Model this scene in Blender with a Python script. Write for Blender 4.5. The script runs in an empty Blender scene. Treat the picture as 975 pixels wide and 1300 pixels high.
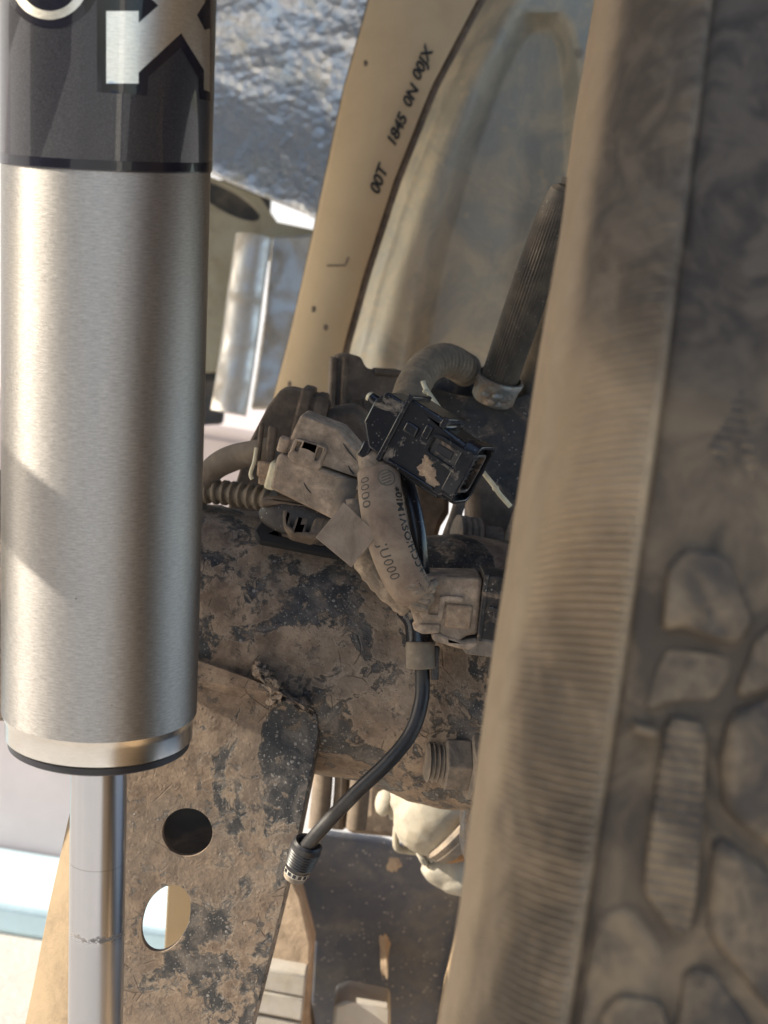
import bpy, bmesh, math, random
from mathutils import Vector, Matrix, noise
from mathutils.geometry import tessellate_polygon

random.seed(7)
scene = bpy.context.scene
C = scene.collection
RAD = math.radians

# ------------------------------------------------------------------ camera
FPX = 2250.0                       # focal length in photo pixels (photo 975 x 1300)
PITCH, ROLL, YAW = RAD(11.8), RAD(9.9), RAD(1.3)
CAM = Vector((0, 0, 0.594))
FWD = Vector((math.sin(YAW) * math.cos(PITCH), math.cos(YAW) * math.cos(PITCH), -math.sin(PITCH)))
_r0 = Vector((math.cos(YAW), -math.sin(YAW), 0))
_u0 = _r0.cross(FWD)
RIGHT = (_r0 * math.cos(ROLL) + _u0 * math.sin(ROLL)).normalized()
UP = RIGHT.cross(FWD).normalized()
cd = bpy.data.cameras.new('camera')
cam = bpy.data.objects.new('camera', cd)
C.objects.link(cam)
cam.matrix_world = Matrix(((RIGHT.x, UP.x, -FWD.x, CAM.x), (RIGHT.y, UP.y, -FWD.y, CAM.y),
                           (RIGHT.z, UP.z, -FWD.z, CAM.z), (0, 0, 0, 1)))
cd.sensor_fit = 'HORIZONTAL'
cd.sensor_width = 36
cd.lens = 36 * FPX / 975
cd.clip_start = 0.02
cd.clip_end = 400
cd.dof.use_dof = True
cd.dof.focus_distance = 0.625
cd.dof.aperture_fstop = 26
scene.camera = cam

# ------------------------------------------------------------------ light
SUN_EL, SUN_AZ = 27.0, -3.0        # sun stands to the left of the axle, a touch on the viewer's side
sdir = Vector((-math.cos(RAD(SUN_EL)) * math.cos(RAD(SUN_AZ)), math.cos(RAD(SUN_EL)) * math.sin(RAD(SUN_AZ)), math.sin(RAD(SUN_EL))))
world = bpy.data.worlds.new('World')
scene.world = world
world.use_nodes = True
wn = world.node_tree
sky = wn.nodes.new('ShaderNodeTexSky')
sky.sky_type = 'NISHITA'
sky.sun_disc = False
sky.sun_elevation = RAD(SUN_EL)
sky.sun_rotation = math.atan2(sdir.x, sdir.y)
bg = wn.nodes['Background']
bg.inputs['Strength'].default_value = 0.12
wn.links.new(sky.outputs[0], bg.inputs[0])
sd = bpy.data.lights.new('sun', 'SUN')
sd.energy = 4.2
sd.angle = RAD(0.53)
sd.color = (1.0, 0.90, 0.74)
sun = bpy.data.objects.new('sun', sd)
C.objects.link(sun)
sun.rotation_euler = sdir.to_track_quat('Z', 'Y').to_euler()
sun.location = sdir * 5
vs = scene.view_settings
vs.view_transform = 'Standard'
vs.look = 'None'
vs.gamma = 1
vs.exposure = 1.42


# ------------------------------------------------------------------ layout helpers
def at(px, py, d):
    return CAM + FWD * d + RIGHT * ((px - 487.5) / FPX * d) + UP * ((650 - py) / FPX * d)


def proj(P):
    v = P - CAM
    d = v.dot(FWD)
    return 487.5 + FPX * v.dot(RIGHT) / d, 650 - FPX * v.dot(UP) / d, d


def ray(px, py):
    return (at(px, py, 1.0) - CAM).normalized()


class Fr:
    """local frame in photo-pixel units: x right, y down, z towards the viewer, then turned."""
    def __init__(s, px, py, d, rot=0, tx=0, ty=0):
        s.o = at(px, py, d)
        s.k = d / FPX
        R = Matrix((RIGHT, -UP, -FWD)).transposed()
        M = Matrix.Rotation(RAD(rot), 3, 'Z') @ Matrix.Rotation(RAD(tx), 3, 'X') @ Matrix.Rotation(RAD(ty), 3, 'Y')
        s.R = R @ M

    def p(s, x, y, z=0):
        return s.o + s.R @ Vector((x * s.k, y * s.k, z * s.k))

    def d(s, x, y, z=0):
        return (s.R @ Vector((x, y, z))).normalized()


def catmull(P, n=8):
    P = [Vector(p) for p in P]
    out = []
    for i in range(len(P) - 1):
        p0 = P[max(i - 1, 0)]; p1 = P[i]; p2 = P[i + 1]; p3 = P[min(i + 2, len(P) - 1)]
        for j in range(n):
            t = j / n
            out.append(0.5 * ((2 * p1) + (p2 - p0) * t + (2 * p0 - 5 * p1 + 4 * p2 - p3) * t * t + (3 * p1 - p0 - 3 * p2 + p3) * t ** 3))
    out.append(P[-1])
    return out


class MB:
    def __init__(s):
        s.v = []; s.f = []

    def add(s, verts, faces):
        b = len(s.v)
        s.v += [Vector(v) for v in verts]
        s.f += [tuple(i + b for i in f) for f in faces]
        return s

    def box(s, fr, x0, x1, y0, y1, z0, z1, taper=0):
        t = taper
        P = [fr.p(x, y, z) for z, k in ((z0, 0), (z1, t)) for x, y in ((x0 + k, y0 + k), (x1 - k, y0 + k), (x1 - k, y1 - k), (x0 + k, y1 - k))]
        return s.add(P, [(0, 1, 2, 3), (4, 5, 6, 7), (0, 1, 5, 4), (1, 2, 6, 5), (2, 3, 7, 6), (3, 0, 4, 7)])

    def prism3(s, front, off, holes=()):
        """front: list of world points (outer loop); off: extrusion vector; holes: loops of world points"""
        loops = [front] + list(holes)
        tris = tessellate_polygon(loops)
        allp = [p for l in loops for p in l]
        n = len(allp)
        V = allp + [p + off for p in allp]
        F = [tuple(t) for t in tris] + [tuple(i + n for i in t) for t in tris]
        b = 0
        for l in loops:
            m = len(l)
            F += [(b + i, b + (i + 1) % m, b + (i + 1) % m + n, b + i + n) for i in range(m)]
            b += m
        return s.add(V, F)

    def ppoly(s, poly, d, thick, holes=(), vec=None):
        """outline in photo pixels at distance d (number or function), real thickness in metres"""
        df = d if callable(d) else (lambda x, y: d)
        L = [at(x, y, df(x, y)) for x, y in poly]
        H = [[at(x, y, df(x, y)) for x, y in h] for h in holes]
        return s.prism3(L, (vec or FWD) * thick, H)

    def fpoly(s, fr, poly, z0, z1, holes=()):
        L = [fr.p(x, y, z1) for x, y in poly]
        H = [[fr.p(x, y, z1) for x, y in h] for h in holes]
        return s.prism3(L, fr.R @ Vector((0, 0, (z0 - z1) * fr.k)), H)

    def lathe(s, o, ax, prof, seg=32, cap=True, ref=None, flute=None):
        ax = ax.normalized()
        a = (ref or (Vector((0, 0, 1)) if abs(ax.z) < 0.9 else Vector((1, 0, 0))))
        e1 = (a - ax * a.dot(ax)).normalized(); e2 = ax.cross(e1)
        V = []; F = []
        for t, r in prof:
            for k in range(seg):
                th = 2 * math.pi * k / seg
                rr = r * (flute(k, t) if flute else 1)
                V.append(o + ax * t + (e1 * math.cos(th) + e2 * math.sin(th)) * rr)
        for i in range(len(prof) - 1):
            for k in range(seg):
                k2 = (k + 1) % seg
                F.append((i * seg + k, i * seg + k2, (i + 1) * seg + k2, (i + 1) * seg + k))
        if cap:
            F.append(tuple(range(seg)))
            F.append(tuple(range((len(prof) - 1) * seg, len(prof) * seg)))
        return s.add(V, F)

    def tube(s, P, r, seg=16, cap=True, flat=1.0, flatdir=None):
        """sweep along world points P; r number or function of (index fraction, arclength)"""
        n = len(P)
        V = []; F = []
        L = 0
        up = flatdir or Vector((0.31, 0.2, 0.93))
        tot = sum((P[i + 1] - P[i]).length for i in range(n - 1))
        for i in range(n):
            if i: L += (P[i] - P[i - 1]).length
            T = (P[min(i + 1, n - 1)] - P[max(i - 1, 0)]).normalized()
            e1 = (up - T * up.dot(T)).normalized()
            if not flatdir: up = e1
            e2 = T.cross(e1)
            rr = r(L / tot, L) if callable(r) else r
            for k in range(seg):
                th = 2 * math.pi * k / seg
                V.append(P[i] + (e1 * math.cos(th) * flat + e2 * math.sin(th)) * rr)
        for i in range(n - 1):
            for k in range(seg):
                k2 = (k + 1) % seg
                F.append((i * seg + k, i * seg + k2, (i + 1) * seg + k2, (i + 1) * seg + k))
        if cap:
            F.append(tuple(range(seg)))
            F.append(tuple(range((n - 1) * seg, n * seg)))
        return s.add(V, F)

    def grid(s, fn, nu, nv, closeu=False):
        V = [fn(i / nu, j / nv) for j in range(nv + 1) for i in range(nu + (0 if closeu else 1))]
        w = nu if closeu else nu + 1
        F = []
        for j in range(nv):
            for i in range(nu):
                i2 = (i + 1) % w
                F.append((j * w + i, j * w + i2, (j + 1) * w + i2, (j + 1) * w + i))
        return s.add(V, F)

    def lump(s, c, rx, ry, rz, seed=0, amp=0.25, axes=None, sub=3, fs=2.0):
        ax = axes or (RIGHT, UP, FWD)
        bm = bmesh.new()
        bmesh.ops.create_icosphere(bm, subdivisions=sub, radius=1)
        V = []
        for v in bm.verts:
            q = v.co
            k = 1 + amp * noise.fractal(q * fs + Vector((seed * 3.1, seed, 0)), 0.8, 2.0, 4)
            V.append(c + (ax[0] * q.x * rx + ax[1] * q.y * ry + ax[2] * q.z * rz) * k)
        F = [tuple(v.index for v in f.verts) for f in bm.faces]
        bm.free()
        return s.add(V, F)

    def roughen(s, amp, scale, seed=0):
        for i, v in enumerate(s.v):
            s.v[i] = v + noise.noise_vector(v * scale + Vector((seed, 0, 0))) * amp
        return s

    def build(s, name, mat, parent=None, bevel=0, seg=2, smooth=35, sub=0, local=False, solid=0, remesh=0):
        bm = bmesh.new()
        vs_ = [bm.verts.new(v) for v in s.v]
        for f in s.f:
            try: bm.faces.new([vs_[i] for i in f])
            except ValueError: pass
        bmesh.ops.recalc_face_normals(bm, faces=bm.faces[:])
        me = bpy.data.meshes.new(name)
        bm.to_mesh(me); bm.free()
        o = bpy.data.objects.new(name, me)
        if parent is None:
            lo = Vector((min(v.co.x for v in me.vertices) + max(v.co.x for v in me.vertices), min(v.co.y for v in me.vertices) + max(v.co.y for v in me.vertices), 2 * min(v.co.z for v in me.vertices))) / 2
            me.transform(Matrix.Translation(-lo)); o.location = lo
        else:
            o.parent = parent
            if not local:
                r = parent
                while r.parent: r = r.parent
                me.transform(r.matrix_basis.inverted())
        C.objects.link(o)
        for p in me.polygons: p.use_smooth = True
        me.set_sharp_from_angle(angle=RAD(smooth))
        if mat: me.materials.append(mat)
        if remesh:
            m = o.modifiers.new('r', 'REMESH'); m.mode = 'VOXEL'; m.voxel_size = remesh; m.use_smooth_shade = True
        if solid:
            m = o.modifiers.new('t', 'SOLIDIFY'); m.thickness = solid; m.offset = 0
        if bevel:
            m = o.modifiers.new('b', 'BEVEL'); m.width = bevel; m.segments = seg; m.limit_method = 'ANGLE'; m.angle_limit = RAD(32)
            m.harden_normals = False
        if sub:
            m = o.modifiers.new('s', 'SUBSURF'); m.levels = sub; m.render_levels = sub
        return o


def thing(name, label, cat, loc, group=None):
    o = bpy.data.objects.new(name, None)
    C.objects.link(o)
    o.location = loc
    o.empty_display_size = 0.02
    o['label'] = label; o['category'] = cat
    if group: o['group'] = group
    return o


def tag(o, label, cat, group=None):
    o['label'] = label; o['category'] = cat
    if group: o['group'] = group
    return o


def struct(o):
    o['kind'] = 'structure'
    return o


# ------------------------------------------------------------------ materials
class Mat:
    def __init__(s, name):
        s.m = bpy.data.materials.new(name); s.m.use_nodes = True
        s.t = s.m.node_tree; s.b = s.t.nodes['Principled BSDF']
        s.tc = s.t.nodes.new('ShaderNodeTexCoord')
        s.co = s.tc.outputs['Object']

    def n(s, k, **kw):
        o = s.t.nodes.new('ShaderNode' + k)
        for a, v in kw.items(): setattr(o, a, v)
        return o

    def set(s, sock, v):
        if hasattr(v, 'is_output') or isinstance(v, bpy.types.NodeSocket): s.t.links.new(v, sock)
        elif isinstance(v, tuple) and len(v) == 3 and sock.type == 'RGBA': sock.default_value = (*v, 1)
        else: sock.default_value = v

    def bs(s, **kw):
        for a, v in kw.items(): s.set(s.b.inputs[a.replace('_', ' ')], v)

    def noise(s, scale, detail=6, rough=0.6, dist=0, co=None, col=False):
        o = s.n('TexNoise'); s.set(o.inputs['Vector'], co or s.co)
        o.inputs['Scale'].default_value = scale; o.inputs['Detail'].default_value = detail
        o.inputs['Roughness'].default_value = rough; o.inputs['Distortion'].default_value = dist
        return o.outputs['Color' if col else 'Fac']

    def vor(s, scale, feature='F1', co=None, rnd=1):
        o = s.n('TexVoronoi', feature=feature); s.set(o.inputs['Vector'], co or s.co)
        o.inputs['Scale'].default_value = scale; o.inputs['Randomness'].default_value = rnd
        return o.outputs['Distance']

    def ramp(s, x, a, b, lo=0.0, hi=1.0):
        o = s.n('MapRange'); s.set(o.inputs['Value'], x)
        o.interpolation_type = 'SMOOTHSTEP'
        o.inputs['From Min'].default_value = a; o.inputs['From Max'].default_value = b
        o.inputs['To Min'].default_value = lo; o.inputs['To Max'].default_value = hi
        return o.outputs[0]

    def math(s, op, a, b=0.0, clamp=False):
        o = s.n('Math', operation=op, use_clamp=clamp); s.set(o.inputs[0], a); s.set(o.inputs[1], b)
        return o.outputs[0]

    def mix(s, f, a, b):
        o = s.n('Mix', data_type='RGBA'); s.set(o.inputs['Factor'], f)
        s.set(o.inputs['A'] if 0 else o.inputs[6], a); s.set(o.inputs[7], b)
        return o.outputs[2]

    def mixf(s, f, a, b):
        o = s.n('Mix', data_type='FLOAT'); s.set(o.inputs[0], f); s.set(o.inputs[2], a); s.set(o.inputs[3], b)
        return o.outputs[0]

    def bump(s, h, strength, dist=0.001, nrm=None):
        o = s.n('Bump'); s.set(o.inputs['Height'], h)
        o.inputs['Strength'].default_value = strength; o.inputs['Distance'].default_value = dist
        if nrm: s.t.links.new(nrm, o.inputs['Normal'])
        return o.outputs[0]

    def stretch(s, x, y, z, co=None):
        o = s.n('Mapping'); s.set(o.inputs['Vector'], co or s.co); o.inputs['Scale'].default_value = (x, y, z)
        return o.outputs[0]


DUST = (0.30, 0.215, 0.15)


def dusty(name, base, dust=DUST, amt=0.5, scale=70, soft=0.12, rough=0.5, drough=0.9, bump=0.35, metal=0.0, specks=0.0, spk=1.0, fine=900, dist=0.6, var=0.25, film=0.18):
    """a surface with dried dust and mud lying on it in patches"""
    m = Mat(name)
    big = m.noise(scale, 8, 0.62, dist)
    mask = m.ramp(big, 1 - amt - soft, 1 - amt + soft) if amt < 1 else 1.0
    if amt < 1: mask = m.ramp(big, 0.5 + (0.5 - amt) * 0.55 - soft * 0.5, 0.5 + (0.5 - amt) * 0.55 + soft * 0.5)
    v = m.noise(scale * 2.7, 7, 0.7)
    dlo = tuple(c * (1 - var) for c in dust); dhi = tuple(min(1, c * (1 + var)) for c in dust)
    dc = m.mix(m.ramp(v, 0.3, 0.7), dlo, dhi)
    bc = m.mix(m.ramp(m.noise(scale * 1.7, 8, 0.75), 0.35, 0.75), base, tuple(b * (1 - film) + d * film for b, d in zip(base, dust)))
    if specks:
        w = m.ramp(m.vor(620 * spk), 0.16, 0.24, 1, 0)
        g = m.ramp(m.noise(240 * spk, 3), 0.5, 0.56)
        sp = m.math('MULTIPLY', m.math('MULTIPLY', w, g), specks)
        bc = m.mix(sp, bc, (0.42, 0.38, 0.34))
    m.bs(Base_Color=m.mix(mask, bc, dc), Roughness=m.mixf(mask, rough, drough), Metallic=metal if not metal else m.mixf(mask, metal, 0.0))
    f = m.noise(fine, 6, 0.7)
    h = m.math('ADD', m.math('MULTIPLY', f, 0.35), m.math('MULTIPLY', mask, 0.5))
    h = m.math('ADD', h, m.math('MULTIPLY', m.noise(scale * 3, 5), 0.4))
    m.bs(Normal=m.bump(h, bump, 0.0012))
    return m.m


def plain(name, col, rough=0.5, metal=0.0, bump=0.0, scale=400, var=0.15, **kw):
    m = Mat(name)
    v = m.noise(scale * 0.35, 6, 0.65)
    m.bs(Base_Color=m.mix(m.ramp(v, 0.3, 0.7), tuple(c * (1 - var) for c in col), tuple(min(1, c * (1 + var)) for c in col)), Roughness=rough, Metallic=metal, **kw)
    if bump: m.bs(Normal=m.bump(m.noise(scale, 6, 0.65), bump, 0.001))
    return m.m


def mat_axle(bias=False):
    m = Mat('muddy black paint')
    big = m.noise(27, 10, 0.58, 1.0)
    med = m.noise(115, 10, 0.72, 0.7)
    k = m.math('ADD', m.math('MULTIPLY', big, 0.68), m.math('MULTIPLY', med, 0.32))
    if bias:
        sb = m.n('SeparateXYZ'); m.set(sb.inputs[0], m.co)
        k = m.math('ADD', k, m.math('MULTIPLY', m.math('SUBTRACT', 0.062, sb.outputs[0]), 2.2))
    mud = m.ramp(k, 0.462, 0.494)
    pits = m.math('MULTIPLY', m.ramp(m.noise(210, 8, 0.7, 0.5), 0.56, 0.60), m.ramp(m.noise(50, 3), 0.42, 0.52))
    isl = m.math('MULTIPLY', m.ramp(m.noise(230, 6, 0.6, 0.3), 0.60, 0.63), 0.75)
    mud = m.math('MAXIMUM', m.math('SUBTRACT', mud, m.math('MULTIPLY', pits, 0.8), True), isl)
    film = m.ramp(m.noise(55, 9, 0.7, 1.2), 0.42, 0.70)
    dark = m.mix(film, (0.038, 0.038, 0.040), (0.20, 0.168, 0.140))
    sp = m.ramp(m.vor(330), 0.17, 0.25, 1, 0)
    sp = m.math('MULTIPLY', sp, m.ramp(m.noise(140, 3), 0.42, 0.5))
    sp2 = m.math('MULTIPLY', m.ramp(m.vor(820), 0.16, 0.26, 1, 0), m.ramp(m.noise(300, 3), 0.44, 0.5))
    dark = m.mix(m.math('MULTIPLY', m.math('MAXIMUM', sp, sp2), 0.75), dark, (0.36, 0.33, 0.30))
    tone = m.noise(120, 8, 0.72)
    mudc = m.mix(m.ramp(tone, 0.34, 0.66), (0.185, 0.132, 0.096), (0.365, 0.272, 0.195))
    mudc = m.mix(m.ramp(m.noise(18, 5, 0.6), 0.45, 0.62, 0.0, 0.55), mudc, (0.20, 0.165, 0.135))
    rim = m.math('MULTIPLY', m.ramp(k, 0.478, 0.492), m.ramp(k, 0.492, 0.512, 1, 0))
    mudc = m.mix(m.math('MULTIPLY', rim, 0.5), mudc, (0.43, 0.35, 0.27))
    crack = m.ramp(m.vor(70, 'DISTANCE_TO_EDGE'), 0.0, 0.02, 1, 0)
    crack = m.math('MULTIPLY', crack, m.ramp(m.noise(45, 3), 0.56, 0.62))
    mudc = m.mix(m.math('MULTIPLY', crack, 0.7), mudc, (0.10, 0.07, 0.05))
    m.bs(Base_Color=m.mix(mud, dark, mudc), Roughness=m.mixf(mud, 0.5, 0.92))
    h = m.math('ADD', m.math('MULTIPLY', mud, 0.7), m.math('MULTIPLY', m.noise(750, 6, 0.7), 0.35))
    h = m.math('ADD', h, m.math('MULTIPLY', m.noise(200, 6, 0.65), 0.7))
    h = m.math('ADD', h, m.math('MULTIPLY', sp, 0.25))
    h = m.math('SUBTRACT', h, m.math('MULTIPLY', crack, 0.4))
    m.bs(Normal=m.bump(h, 0.65, 0.0015))
    return m.m


def mat_brushed(name, base=(0.335, 0.322, 0.31), rough=0.42, aniso=0.72, streak=1.0):
    m = Mat(name)
    sx = m.n('SeparateXYZ'); m.set(sx.inputs[0], m.co)
    ang = m.math('ARCTAN2', sx.outputs[1], sx.outputs[0])
    cx = m.n('CombineXYZ'); m.set(cx.inputs[0], m.math('MULTIPLY', ang, 0.031)); m.set(cx.inputs[1], m.math('MULTIPLY', sx.outputs[2], 7.0))
    st = m.noise(330, 6, 0.75, 0, cx.outputs[0])
    st2 = m.noise(1200, 3, 0.6, 0, cx.outputs[0])
    k = m.math('ADD', m.math('MULTIPLY', st, 0.65), m.math('MULTIPLY', st2, 0.35))
    big = m.noise(40, 4, 0.6)
    pit = m.math('MULTIPLY', m.ramp(m.vor(210), 0.05, 0.09, 1, 0), m.ramp(m.noise(90, 2), 0.6, 0.66))
    d = 0.34 * streak
    c = m.mix(m.ramp(k, 0.32, 0.68), tuple(b * (1 - d) for b in base), tuple(min(1, b * (1 + d * 0.6)) for b in base))
    c = m.mix(m.math('MULTIPLY', pit, 0.7), c, (0.08, 0.07, 0.06))
    m.bs(Base_Color=c, Metallic=1.0, Roughness=m.math('ADD', m.math('MULTIPLY', k, 0.18 * streak), m.math('ADD', m.math('MULTIPLY', big, 0.08), rough - 0.13)), Anisotropic=aniso, Anisotropic_Rotation=0.25)
    tn = m.n('Tangent', direction_type='RADIAL', axis='Z')
    m.bs(Tangent=tn.outputs[0], Normal=m.bump(k, 0.36 * streak, 0.0004))
    return m.m


def mat_rod():
    m = Mat('polished rod steel')
    sx = m.n('SeparateXYZ'); m.set(sx.inputs[0], m.co)
    wob = m.math('MULTIPLY', m.math('SUBTRACT', m.noise(260, 5, 0.7), 0.5), 0.006)
    z = m.math('ADD', sx.outputs[2], wob)
    dz = m.math('ABSOLUTE', m.math('SUBTRACT', z, T_SCUFF))
    line = m.math('MULTIPLY', m.ramp(dz, 0.0004, 0.0010, 1, 0), m.ramp(m.noise(900, 4, 0.8), 0.38, 0.5))
    dz2 = m.math('ABSOLUTE', m.math('SUBTRACT', sx.outputs[2], T_SCUFF + 0.0245))
    l2 = m.math('MULTIPLY', m.ramp(dz2, 0.0001, 0.0003, 1, 0), 0.35)
    lo = m.ramp(sx.outputs[2], T_SCUFF - 0.004, T_SCUFF, 1, 0)
    base = m.mix(lo, (0.44, 0.44, 0.46), (0.40, 0.40, 0.42))
    base = m.mix(m.math('MAXIMUM', m.math('MULTIPLY', line, 0.85), l2), base, (0.10, 0.09, 0.08))
    m.bs(Base_Color=base, Metallic=m.mixf(line, 1.0, 0.2), Roughness=m.math('ADD', m.mixf(lo, 0.20, 0.30), m.math('MULTIPLY', m.noise(60, 5), 0.08)))
    return m.m


def mat_tyre(name='dusty tyre rubber', ribs=0.0, dark=False):
    m = Mat(name)
    # mud and pale dust mixed by noise
    n1 = m.noise(22, 6, 0.6, 1.2)
    n2 = m.noise(75, 8, 0.68, 1.2)
    k = m.math('ADD', m.math('MULTIPLY', n1, 0.62), m.math('MULTIPLY', n2, 0.38))
    c = m.mix(m.ramp(k, 0.40, 0.60), (0.165, 0.118, 0.074), (0.37, 0.262, 0.158))
    c = m.mix(m.ramp(m.noise(7, 4, 0.5), 0.52, 0.66), c, (0.38, 0.265, 0.155))
    c = m.mix(m.math('MULTIPLY', m.ramp(m.noise(420, 5, 0.7), 0.5, 0.75), 0.3), c, (0.36, 0.30, 0.24))
    if dark:
        mot = m.ramp(m.math('ADD', m.math('MULTIPLY', m.noise(34, 7, 0.66, 1.0), 0.6), m.math('MULTIPLY', m.noise(130, 6, 0.7, 0.6), 0.4)), 0.40, 0.62)
        c = m.mix(mot, (0.055, 0.042, 0.032), (0.205, 0.145, 0.088))
    else:
        sq = m.n('SeparateXYZ'); m.set(sq.inputs[0], m.co)
        c = m.mix(m.math('MULTIPLY', m.ramp(sq.outputs[0], 0.0235, 0.0245), 0.9), c, m.mix(m.ramp(m.noise(42, 7, 0.66, 1.0), 0.4, 0.62), (0.050, 0.038, 0.029), (0.165, 0.118, 0.074)))
    # darker towards the upper arc, with a noisy edge
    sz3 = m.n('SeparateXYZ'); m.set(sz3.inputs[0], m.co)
    topmask = m.math('ADD', sz3.outputs[2], m.math('MULTIPLY', m.math('SUBTRACT', m.noise(16, 6, 0.6, 1.0), 0.5), 0.09))
    topmask = m.math('MULTIPLY', m.ramp(topmask, 0.125, 0.19), m.ramp(sz3.outputs[0], 0.003, 0.008))
    c = m.mix(m.math('MULTIPLY', topmask, 0.86), c, m.mix(m.ramp(n2, 0.4, 0.6), (0.036, 0.029, 0.024), (0.10, 0.078, 0.058)))
    c = m.mix(m.math('MULTIPLY', m.ramp(sz3.outputs[0], 0.003, 0.0065, 1, 0), 0.8), c, m.mix(n2, (0.30, 0.205, 0.115), (0.50, 0.37, 0.235)))  # paler sidewall edge: dust, plus its lit look put into the colour
    m.bs(Base_Color=c, Roughness=0.85)
    h = m.math('ADD', m.math('MULTIPLY', m.noise(160, 7, 0.7), 0.7), m.math('MULTIPLY', m.noise(35, 5), 1.2))
    if ribs:
        sx = m.n('SeparateXYZ'); m.set(sx.inputs[0], m.co)
        a = m.math('ARCTAN2', sx.outputs[2], sx.outputs[1])
        w = m.math('SINE', m.math('MULTIPLY', a, ribs))
        h = m.math('ADD', h, m.math('MULTIPLY', w, 0.35))
    m.bs(Normal=m.bump(h, 0.6, 0.0015))
    return m.m


def mat_foil():
    m = Mat('embossed aluminium foil')
    c1 = m.vor(150)
    c2 = m.noise(190, 5, 0.6)
    h = m.math('ADD', m.math('MULTIPLY', c1, 1.0), m.math('MULTIPLY', c2, 0.9))
    dirt = m.ramp(m.noise(22, 6, 0.65), 0.46, 0.7)
    m.bs(Base_Color=m.mix(dirt, (0.86, 0.87, 0.90), (0.76, 0.71, 0.62)), Metallic=m.mixf(dirt, 0.6, 0.3), Roughness=m.mixf(dirt, 0.2, 0.36), Normal=m.bump(h, 0.85, 0.0026))
    return m.m


def mat_shield():
    m = Mat('dusty grey sheet steel')
    n = m.noise(26, 8, 0.68, 1.0)
    st = m.noise(60, 6, 0.7, 0.5, m.stretch(1, 1, 0.3))
    d = m.ramp(m.math('ADD', m.math('MULTIPLY', n, 0.7), m.math('MULTIPLY', st, 0.3)), 0.40, 0.62)
    c = m.mix(d, (0.37, 0.35, 0.295), (0.55, 0.485, 0.365))
    fl = m.math('MULTIPLY', m.ramp(m.vor(105), 0.16, 0.30, 1, 0), m.ramp(m.noise(60, 3), 0.49, 0.57))
    c = m.mix(m.math('MULTIPLY', fl, 0.55), c, (0.55, 0.47, 0.33))
    dk = m.math('MULTIPLY', m.ramp(m.vor(48), 0.10, 0.24, 1, 0), m.ramp(m.noise(33, 3), 0.60, 0.66))
    c = m.mix(m.math('MULTIPLY', dk, 0.55), c, (0.10, 0.095, 0.09))
    m.bs(Base_Color=c, Metallic=m.mixf(d, 0.12, 0.0), Roughness=m.mixf(d, 0.42, 0.65), Normal=m.bump(m.math('ADD', m.noise(300, 6), d), 0.25, 0.001))
    return m.m


m_axle = mat_axle()
m_brkt = mat_axle(True)
m_dark = dusty('dark dusty casting', (0.024, 0.024, 0.026), DUST, 0.22, 75, 0.25, 0.55, bump=0.5, specks=0.7)
m_darker = dusty('black underbody metal', (0.020, 0.021, 0.025), (0.13, 0.11, 0.09), 0.3, 40, 0.3, 0.5)
m_brown = dusty('mud caked plastic', (0.085, 0.066, 0.052), (0.19, 0.142, 0.104), 0.58, 60, 0.4, 0.75, bump=0.6, var=0.35)
m_clay = dusty('pale mud caked plastic', (0.20, 0.156, 0.120), (0.43, 0.325, 0.24), 0.62, 85, 0.45, 0.8, bump=0.75, fine=1100, var=0.38)
m_black = dusty('glossy black plastic', (0.012, 0.013, 0.018), (0.20, 0.165, 0.13), 0.24, 110, 0.10, 0.20, 0.75, bump=0.16, specks=0.25, film=0.03)
m_blk2 = dusty('dusty black plastic', (0.020, 0.020, 0.023), DUST, 0.34, 130, 0.16, 0.38, bump=0.35, specks=0.7)
m_cable = dusty('grey black rubber', (0.014, 0.014, 0.017), (0.10, 0.086, 0.072), 0.25, 60, 0.4, 0.42, bump=0.15)
m_mudpatch = dusty('dried tan mud', (0.30, 0.20, 0.135), (0.40, 0.29, 0.20), 0.6, 200, 0.3, 0.9, bump=0.6)
m_tie = plain('ivory nylon', (0.70, 0.62, 0.43), 0.45, bump=0.1, scale=900)
m_tag = dusty('dusty tan card', (0.42, 0.32, 0.235), (0.20, 0.145, 0.105), 0.5, 75, 0.4, 0.85, bump=0.15)
m_label = dusty('dusty paper label', (0.40, 0.305, 0.22), (0.215, 0.15, 0.11), 0.5, 60, 0.45, 0.8, bump=0.12)
m_tape = dusty('dusty wrap tape', (0.16, 0.125, 0.095), (0.34, 0.26, 0.19), 0.55, 100, 0.3, 0.85, bump=0.7, var=0.35)
m_ink = plain('black ink', (0.018, 0.017, 0.018), 0.6)
m_inkgrey = plain('faded ink', (0.085, 0.072, 0.06), 0.7)
m_inkgreen = plain('faded green ink', (0.14, 0.125, 0.085), 0.7)
m_tan = dusty('tan dust coated panel', (0.60, 0.445, 0.265), (0.50, 0.36, 0.215), 0.42, 16, 0.7, 0.75, 0.9, bump=0.10, fine=500, var=0.08)
m_cream = dusty('cream dusted casting', (0.36, 0.335, 0.28), (0.30, 0.25, 0.18), 0.35, 60, 0.4, 0.75, bump=0.3)
m_rust = dusty('rusty steel', (0.26, 0.115, 0.045), (0.42, 0.23, 0.10), 0.5, 170, 0.3, 0.85, bump=0.8)
m_hose = dusty('dusty rubber hose', (0.10, 0.08, 0.064), (0.19, 0.15, 0.115), 0.6, 60, 0.5, 0.7, bump=0.25)
m_conduit = dusty('dusty corrugated conduit', (0.13, 0.105, 0.078), (0.25, 0.20, 0.145), 0.6, 80, 0.4, 0.6, bump=0.15)
m_fluted = dusty('black ribbed rubber', (0.022, 0.022, 0.022), (0.27, 0.21, 0.15), 0.40, 30, 0.5, 0.55, bump=0.25, specks=0.5)
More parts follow.
